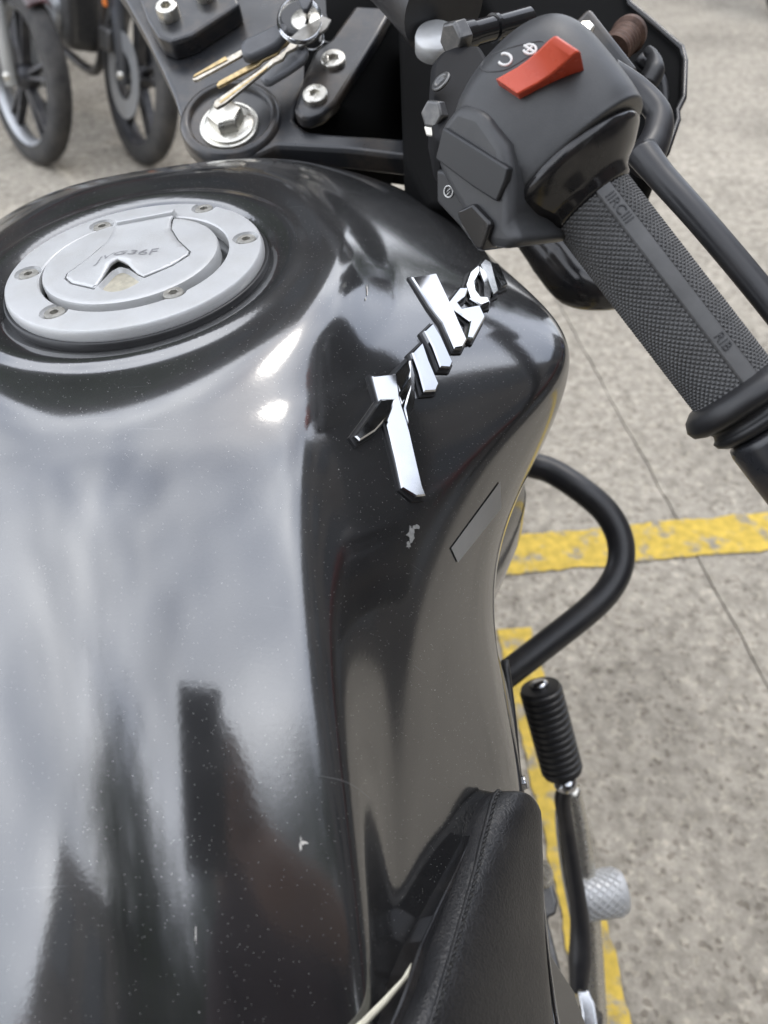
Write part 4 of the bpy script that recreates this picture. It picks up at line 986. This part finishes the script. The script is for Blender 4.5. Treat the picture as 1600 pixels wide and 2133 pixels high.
# ------------------------------------------------------------------ parked motorcycles
LEAN = 14
def parked(contact, head, label, mfork, mrim, mh, kind, Ro=.285, tw=.075, rim=.222):
    h = Vector(head).normalized(); side = Vector((-h.y, h.x, 0)); up = Vector((0, 0, 1)) * math.cos(R_(LEAN)) + side * math.sin(R_(LEAN)); side = up.cross(h).normalized()
    root = empty('parked_motorcycle', contact, label, 'motorcycle', 'motorcycles parked across the lot')
    P = contact + up * Ro
    L_ = lambda x, y, z: contact + h * x + side * y + up * z
    ty = wheel(P, side, h, Ro, tw, rim, 5, root, mrim, M['tyre'], tread=(kind == 1), mh=mh)
    fo = .055
    for s in (-1, 1):
        v, f = tube([L_(.0, s * fo, Ro - .03), L_(-.07, s * fo, Ro + .28), L_(-.17, s * fo, Ro + .62)], [.022, .024, .018], 18); fk = obj('fork_leg', v, f, mfork, root)
        v, f = lathe(L_(0, s * fo, Ro), side * s, [(-.03, .014), (.022, .014), (.026, .010)], 20); obj('axle_nut', v, f, M['steel'], root)
    # fender over the wheel
    vs = []; fs = []; n = 24; seg = 9
    for i in range(n + 1):
        t = R_(55 + 90 * i / n)
        for k in range(seg):
            b_ = (k / (seg - 1) - .5) * 2; r = Ro + .022 - .028 * b_ * b_
            vs.append(P + h * math.cos(t) * r + up * math.sin(t) * r + side * b_ * (tw * .62))
    for i in range(n):
        for k in range(seg - 1): fs.append((i * seg + k, i * seg + k + 1, (i + 1) * seg + k + 1, (i + 1) * seg + k))
    fd = obj('front_fender', vs, fs, M['fender%d' % kind], root); md = fd.modifiers.new('t', 'SOLIDIFY'); md.thickness = .003
    # brake disc and caliper
    dd = -1 if kind == 1 else 1
    v, f = lathe(L_(0, dd * .058, Ro), side, [(-.002, .075), (-.002, .135), (.002, .135), (.002, .075)], 64, True); obj('brake_disc', v, f, M['whitealu' if kind == 1 else 'steel_dark'], root, True, 30)
    rbox('brake_caliper', L_(-.10, dd * .066, Ro + .09), h, side, up, .09, .05, .07, M['steel_dark'], root, .01)
    # frame, engine, tank, seat, rear wheel
    rbox('engine', L_(-.55, 0, .42), h, side, up, .34, .24, .30, M['steel_dark'], root, .04, 4)
    v, f = lathe(L_(-.52, .11, .38), side, [(0, .085), (.03, .08), (.04, .06)], 32); obj('engine_cover', v, f, M['whitealu'], root, True, 30)
    v, f = lathe(L_(-.52, -.11, .38), -side, [(0, .085), (.03, .08), (.04, .06)], 32); obj('engine_cover', v, f, M['whitealu'], root, True, 30)
    v, f = tube(crom([L_(-.30, 0, .62), L_(-.34, 0, .35), L_(-.45, 0, .20), L_(-.85, 0, .20)], 6), .018, 14); obj('frame_tube', v, f, M['blackpaint'], root)
    v, f = tube(crom([L_(-.40, 0, .78), L_(-.52, 0, .88), L_(-.70, 0, .87), L_(-.85, 0, .78)], 6), [.08, .14, .13, .07], 24, .75); obj('fuel_tank', v, f, M['fender%d' % kind], root)
    v, f = tube(crom([L_(-.85, 0, .78), L_(-1.0, 0, .79), L_(-1.25, 0, .82), L_(-1.45, 0, .84)], 6), [.07, .12, .11, .06], 20, .4); obj('seat', v, f, M['leather'], root)
    wheel(L_(-1.28, 0, Ro), side, h, Ro, .10, rim, 5, root, mrim, M['tyre'], mh=mh)
    v, f = tube(crom([L_(-.24, -.36, .98), L_(-.18, -.2, 1.0), L_(-.16, 0, .98), L_(-.18, .2, 1.0), L_(-.24, .36, .98)], 6), .013, 12); obj('handlebar', v, f, M['blackpaint'], root)
    v, f = lathe(L_(-.16, 0, .86), h, [(-.06, .05), (0, .085), (.06, .09), (.075, .08), (.08, .03)], 32); obj('headlight', v, f, M['whitealu'], root, True, 30)
    if kind == 1:
        rbox('orange_reflector', L_(-.055, -.100, Ro + .235), side, h, (L_(-.19, 0, .62) - L_(0, 0, 0)).normalized(), .010, .026, .085, M['orange'], root, .004)
    else:
        rbox('orange_reflector', L_(-.06, -.112, Ro + .22), side, h, up, .008, .02, .05, M['orange'], root, .003)
    return root
M['orange'] = mat('orange reflector', (.75, .20, .03), .3)
M['fender0'] = mat('red and silver fender', (.055, .02, .02), .3, coat=.5, var=.7, vscale=12)
M['fender1'] = mat('dark fender', (.012, .012, .014), .3, coat=.5)
M['silverfork'] = mat('white painted fork', (.62, .64, .64), .35, .2)
M['greyfork'] = mat('grey fork', (.14, .15, .17), .35, .5)
def heading(P, ang):
    w_ = (Vector((0, 0, 0)) - Vector((P.x, P.y, 0))).normalized(); r = Vector((w_.y, -w_.x, 0))
    if r.x < 0: r = -r
    return w_ * math.cos(R_(ang)) + r * math.sin(R_(ang))
c0 = pz(74, 338, 0); parked(c0, heading(c0, 20), 'parked motorcycle with white fork and silver spoked front wheel, at far left', M['silverfork'], M['whitealu'], M['graywheel'], 0)
c1 = pz(292, 336, 0); parked(c1, heading(c1, 18), 'parked motorcycle with grey fork and orange reflector, between the white forked one and the clamp', M['greyfork'], M['graywheel'], M['graywheel'], 1)
c2 = pz(1625, 40, 0); parked(c2, Vector((.3, -1, 0)), 'parked motorcycle whose tyre just shows at the top right corner', M['greyfork'], M['graywheel'], M['graywheel'], 1)

# ------------------------------------------------------------------ street around (seen mirrored in the tank)
def building(name, P, ang, wdt, hgt, dep, mw, label, nx, nz, mwin):
    root = empty(name, P, label, 'building'); c, s = math.cos(ang), math.sin(ang)
    X = Vector((c, s, 0)); Y = Vector((-s, c, 0)); Z = Vector((0, 0, 1))
    rbox('wall', P + Z * hgt / 2 + Y * dep / 2, X, Y, Z, wdt, dep, hgt, mw, root, 0)
    rbox('parapet', P + Z * (hgt + .15) + Y * dep / 2, X, Y, Z, wdt + .2, dep + .2, .3, mw, root, 0)
    me = None
    for i in range(nx):
        for j in range(nz):
            q = P + X * (wdt * ((i + .5) / nx - .5)) + Z * (hgt * (j + .55) / nz) 
            if me is None:
                o = rbox('window', q * 0, X, Y, Z, wdt / nx * .55, .12, hgt / nz * .5, mwin, root, 0); me = o.data
                o.matrix_parent_inverse = Matrix(); o.location = q - P
            else:
                o = bpy.data.objects.new('window', me); col.objects.link(o); o.parent = root; o.location = q - P
    rbox('awning', P + Z * 2.9 - Y * .6, X, Y, Z, wdt * .9, 1.4, .12, M['awning'], root, 0)
    return root
M['awning'] = mat('maroon awning', (.22, .03, .03), .7); M['wallA'] = mat('weathered dark render', (.04, .037, .035), .9, var=.35, vscale=.8)
M['wallB'] = mat('grey brown render', (.13, .12, .11), .9, var=.35, vscale=.6); M['glass'] = mat('window glass', (.03, .035, .04), .1)
building('shop_building', Vector((-5.5, 12.5, 0)), 0.05, 17, 16, 5, M['wallA'], 'dark shop building across the lot, mirrored in the top of the tank', 6, 4, M['glass'])
building('concrete_building', Vector((8.5, -1.5, 0)), -math.pi / 2, 13, 10.5, 5, M['wallB'], 'grey brown building along the right side of the lot, mirrored in the tank flank', 6, 4, M['glass'])
building('concrete_building', Vector((-1, -10, 0)), math.pi, 22, 8.5, 5, M['wallB'], 'low grey brown building behind the photographer', 7, 2, M['glass'])
def leafmat():
    return mat('leaves', (.05, .08, .03), .6, var=.5, vscale=2)
M['leaf'] = leafmat(); M['bark'] = mat('bark', (.08, .06, .045), .9, var=.3, vscale=8)
def tree(P, H, rad, label, seed):
    rnd = random.Random(seed); root = empty('street_tree', P, label, 'tree', None)
    mb = MB(); v, f = tube([P, P + Vector((.1, .05, H * .35)), P + Vector((.15, 0, H * .75))], [.18, .13, .05], 10); mb.add(v, f)
    cl = []
    for i in range(9):
        t = 2 * math.pi * i / 9; e = P + Vector((math.cos(t) * rad * rnd.uniform(.4, .8), math.sin(t) * rad * rnd.uniform(.4, .8), H * rnd.uniform(.6, .95)))
        v, f = tube([P + Vector((.1, .03, H * .42)), (P + e) / 2 + Vector((0, 0, H * .18)), e], [.06, .04, .015], 6); mb.add(v, f); cl.append(e)
    mb.build('trunk', M['bark'], root)
    vs = []; fs = []
    for e in cl + [P + Vector((0, 0, H))]:
        for k in range(520):
            d = Vector((rnd.gauss(0, 1), rnd.gauss(0, 1), rnd.gauss(0, .8))) * rad * .26; c = e + d; a = Vector((rnd.uniform(-1, 1), rnd.uniform(-1, 1), rnd.uniform(-1, 1))).normalized(); b = a.orthogonal().normalized(); s = rnd.uniform(.07, .13)
            n = len(vs); vs += [c - a * s, c + b * s * .5, c + a * s, c - b * s * .5]; fs.append((n, n + 1, n + 2, n + 3))
    o = obj('crown', vs, fs, M['leaf'], root, False); o['kind'] = 'stuff'
tree(Vector((-5.5, 8.5, 0)), 8.5, 2.6, 'leafy tree at the left of the shop building', 1)
tree(Vector((5.5, 11.0, 0)), 6.0, 1.9, 'leafy tree between the shop building and the dark building with blue panels', 2)

tree(Vector((-2.6, -6.5, 0)), 8.2, 2.6, 'leafy tree behind the photographer on the left', 3)
tree(Vector((1.8, -7.5, 0)), 8.6, 2.4, 'leafy tree behind the photographer on the right', 4)
M['bluetarp'] = mat('blue tarpaulin', (.02, .09, .30), .6, var=.3, vscale=3)
building('concrete_building', Vector((13, 10, 0)), -math.pi / 2 - .25, 13, 6.8, 5, M['wallA'], 'dark building added at the far right corner of the lot to darken the tank flank reflection, with added blue panels', 4, 3, M['glass'])  # unseen building added so the tank flank mirrors something dark
rb_ = bpy.data.objects['concrete_building.002']
for (y_, z_, w_) in ((8.2, 2.2, 1.6), (11.2, 2.6, 1.2)):
    rbox('blue_reflection_panel', Vector((12.7, y_, z_)), (1, 0, 0), (0, 1, 0), (0, 0, 1), .12, w_, 1.8, M['bluetarp'], rb_, 0)  # unseen blue panels, added for the blue patches mirrored in the tank
tree(Vector((5.0, -6.6, 0)), 8.8, 2.4, 'leafy tree added at the rear corner of the grey brown building to darken the tank shoulder reflection', 5)  # unseen tree put in to keep bright sky off the tank shoulder
# ------------------------------------------------------------------ photographer with phone (mirrored in the tank)
ph = cam_c = CAM - cF * .012
phone = rbox('phone', CAM - cF * .0085 - cR * .022 - cU * .055, cR, cU, cF, .0715, .1467, .008, M['phone'], None, .0035, 4)
tag(phone, 'dark smartphone held over the tank, seen as a reflection in the tank', 'phone')
def person():
    root = empty('person', (.3, -.48, 0), 'person in dark clothes holding a phone over the tank, seen as a reflection', 'person')
    J = {'pel': (.27, -.56, .90), 'wai': (.255, -.53, 1.03), 'che': (.21, -.46, 1.20), 'nek': (.155, -.40, 1.35),
         'hd0': (.135, -.37, 1.40), 'hd1': (.115, -.335, 1.49),
         'shl': (.06, -.46, 1.30), 'ell': (.025, -.42, 1.03), 'wrl': (.05, -.37, .81),
         'shr': (.36, -.44, 1.30), 'elr': (.30, -.24, 1.08), 'wrr': (.075, -.095, 1.035),
         'hil': (.19, -.56, .86), 'knl': (.21, -.48, .48), 'anl': (.23, -.52, .09), 'tol': (.23, -.36, .035),
         'hir': (.36, -.56, .86), 'knr': (.39, -.48, .48), 'anr': (.43, -.52, .09), 'tor': (.45, -.36, .035)}
    E_ = [('pel', 'wai', .15, .135), ('wai', 'che', .135, .16), ('che', 'nek', .16, .06), ('nek', 'hd0', .055, .07), ('hd0', 'hd1', .07, .095),
          ('che', 'shl', .1, .07), ('shl', 'ell', .06, .047), ('ell', 'wrl', .045, .028), ('che', 'shr', .1, .07), ('shr', 'elr', .06, .047), ('elr', 'wrr', .045, .028),
          ('pel', 'hil', .13, .1), ('hil', 'knl', .095, .065), ('knl', 'anl', .06, .04), ('anl', 'tol', .045, .035), ('pel', 'hir', .13, .1), ('hir', 'knr', .095, .065), ('knr', 'anr', .06, .04), ('anr', 'tor', .045, .035)]
    names = list(J); idx = {n: i for i, n in enumerate(names)}
    rad = {'pel': .14, 'wai': .13, 'che': .15, 'nek': .06, 'hd0': .075, 'hd1': .09, 'shl': .07, 'ell': .046, 'wrl': .027, 'shr': .07, 'elr': .046, 'wrr': .027, 'hil': .1, 'knl': .064, 'anl': .042, 'tol': .036, 'hir': .1, 'knr': .064, 'anr': .042, 'tor': .036}
    me = bpy.data.meshes.new('body'); vs = [Vector(J[n]) for n in names]; ed = [(idx[a], idx[b]) for a, b, _, _ in E_]; rr_ = [rad[n] for n in names]
    # palms and fingers gripping the phone edges
    pc = CAM - cF * .0085 - cR * .022 - cU * .055
    for wr, s in (('wrr', 1),):
        palm = pc + cR * s * .062 - cU * .035 - cF * .030; vs.append(palm); rr_.append(.026); pi = len(vs) - 1; ed.append((idx[wr], pi))
        for k in range(4):
            a = pc + cR * s * .058 + cU * (-.045 + k * .019) - cF * .008; b = pc + cR * s * .047 + cU * (-.042 + k * .020) + cF * .010; c = pc + cR * s * .034 + cU * (-.038 + k * .021) + cF * .0125
            n = len(vs); vs += [a, b, c]; rr_ += [.0085, .0078, .0068]; ed += [(pi, n), (n, n + 1), (n + 1, n + 2)]
        a = pc + cR * s * .045 + cU * -.02 - cF * .022; b = pc + cR * s * .022 + cU * .0 - cF * .014; n = len(vs); vs += [a, b]; rr_ += [.010, .008]; ed += [(pi, n), (n, n + 1)]
    wl = Vector(J['wrl']); pm = wl + Vector((-.005, .03, -.06)); vs.append(pm); rr_.append(.03); pi = len(vs) - 1; ed.append((idx['wrl'], pi))
    for k in range(4):
        a = pm + Vector((-.012, -.02 + k * .016, -.035)); b = a + Vector((.004, .002, -.028)); c = b + Vector((.012, .002, -.02)); n = len(vs); vs += [a, b, c]; rr_ += [.0088, .008, .007]; ed += [(pi, n), (n, n + 1), (n + 1, n + 2)]
    a = pm + Vector((.005, .035, -.01)); b = a + Vector((.004, .014, -.03)); n = len(vs); vs += [a, b]; rr_ += [.010, .0085]; ed += [(pi, n), (n, n + 1)]
    me.from_pydata(vs, ed, []); o = bpy.data.objects.new('body', me); col.objects.link(o)
    sk = o.modifiers.new('skin', 'SKIN'); sk.use_smooth_shade = True
    for i, q in enumerate(me.skin_vertices[0].data): q.radius = (rr_[i], rr_[i]); q.use_root = (i == 0)
    sb = o.modifiers.new('sub', 'SUBSURF'); sb.levels = 2; sb.render_levels = 2
    dg = bpy.context.evaluated_depsgraph_get(); m2 = bpy.data.meshes.new_from_object(o.evaluated_get(dg)); bpy.data.objects.remove(o)
    m2.name = 'body'; b = bpy.data.objects.new('body', m2); col.objects.link(b); setpar(b, root)
    skin = mat('skin', (.32, .18, .12), .5); shirt = mat('maroon dark shirt', (.045, .02, .022), .8); tr = mat('dark trousers', (.02, .022, .03), .85); shoe = mat('shoes', (.02, .02, .02), .5)
    m2.materials.clear()
    for q in (skin, shirt, tr, shoe): m2.materials.append(q)
    el = [Vector(J['ell']), Vector(J['elr'])]
    for p in m2.polygons:
        c = p.center; hd = (c - Vector(J['hd1'])).length
        forearm = (c.y > -.17 and c.z < 1.16 and c.z > .95) or (c.x < .09 and c.z < .90)
        if (c - Vector(J['hd1'])).length < .155 or forearm: i = 0
        elif c.z > .91: i = 1
        elif c.z > .10: i = 2
        else: i = 3
        p.material_index = i
    H = Vector(J['hd1']); look = (Vector((-.05, .2, .95)) - H).normalized(); sd_ = look.cross(Vector((0, 0, 1))).normalized(); hu = sd_.cross(look)
    def ball(name, c, rx, ry, rz, m_, seg=16):
        v = []; f = []
        for i in range(seg + 1):
            for k in range(seg): a = math.pi * i / seg; t = 2 * math.pi * k / seg; v.append(c + sd_ * rx * math.sin(a) * math.cos(t) + look * ry * math.sin(a) * math.sin(t) + hu * rz * math.cos(a))
        for i in range(seg):
            for k in range(seg): f.append((i * seg + k, i * seg + (k + 1) % seg, (i + 1) * seg + (k + 1) % seg, (i + 1) * seg + k))
        return obj(name, v, f, m_, root)
    ball('hair', H + hu * .03 - look * .022, .093, .10, .088, mat('black hair', (.012, .01, .01), .6))
    for s in (-1, 1): ball('eye', H + look * .088 + sd_ * s * .032 + hu * .008, .012, .007, .006, M['white']); ball('ear', H + sd_ * s * .09 - look * .005, .01, .02, .03, skin)
    ball('nose', H + look * .098 - hu * .015, .012, .018, .022, skin); ball('mouth', H + look * .088 - hu * .045, .024, .008, .006, mat('lips', (.25, .08, .07), .5))
person()
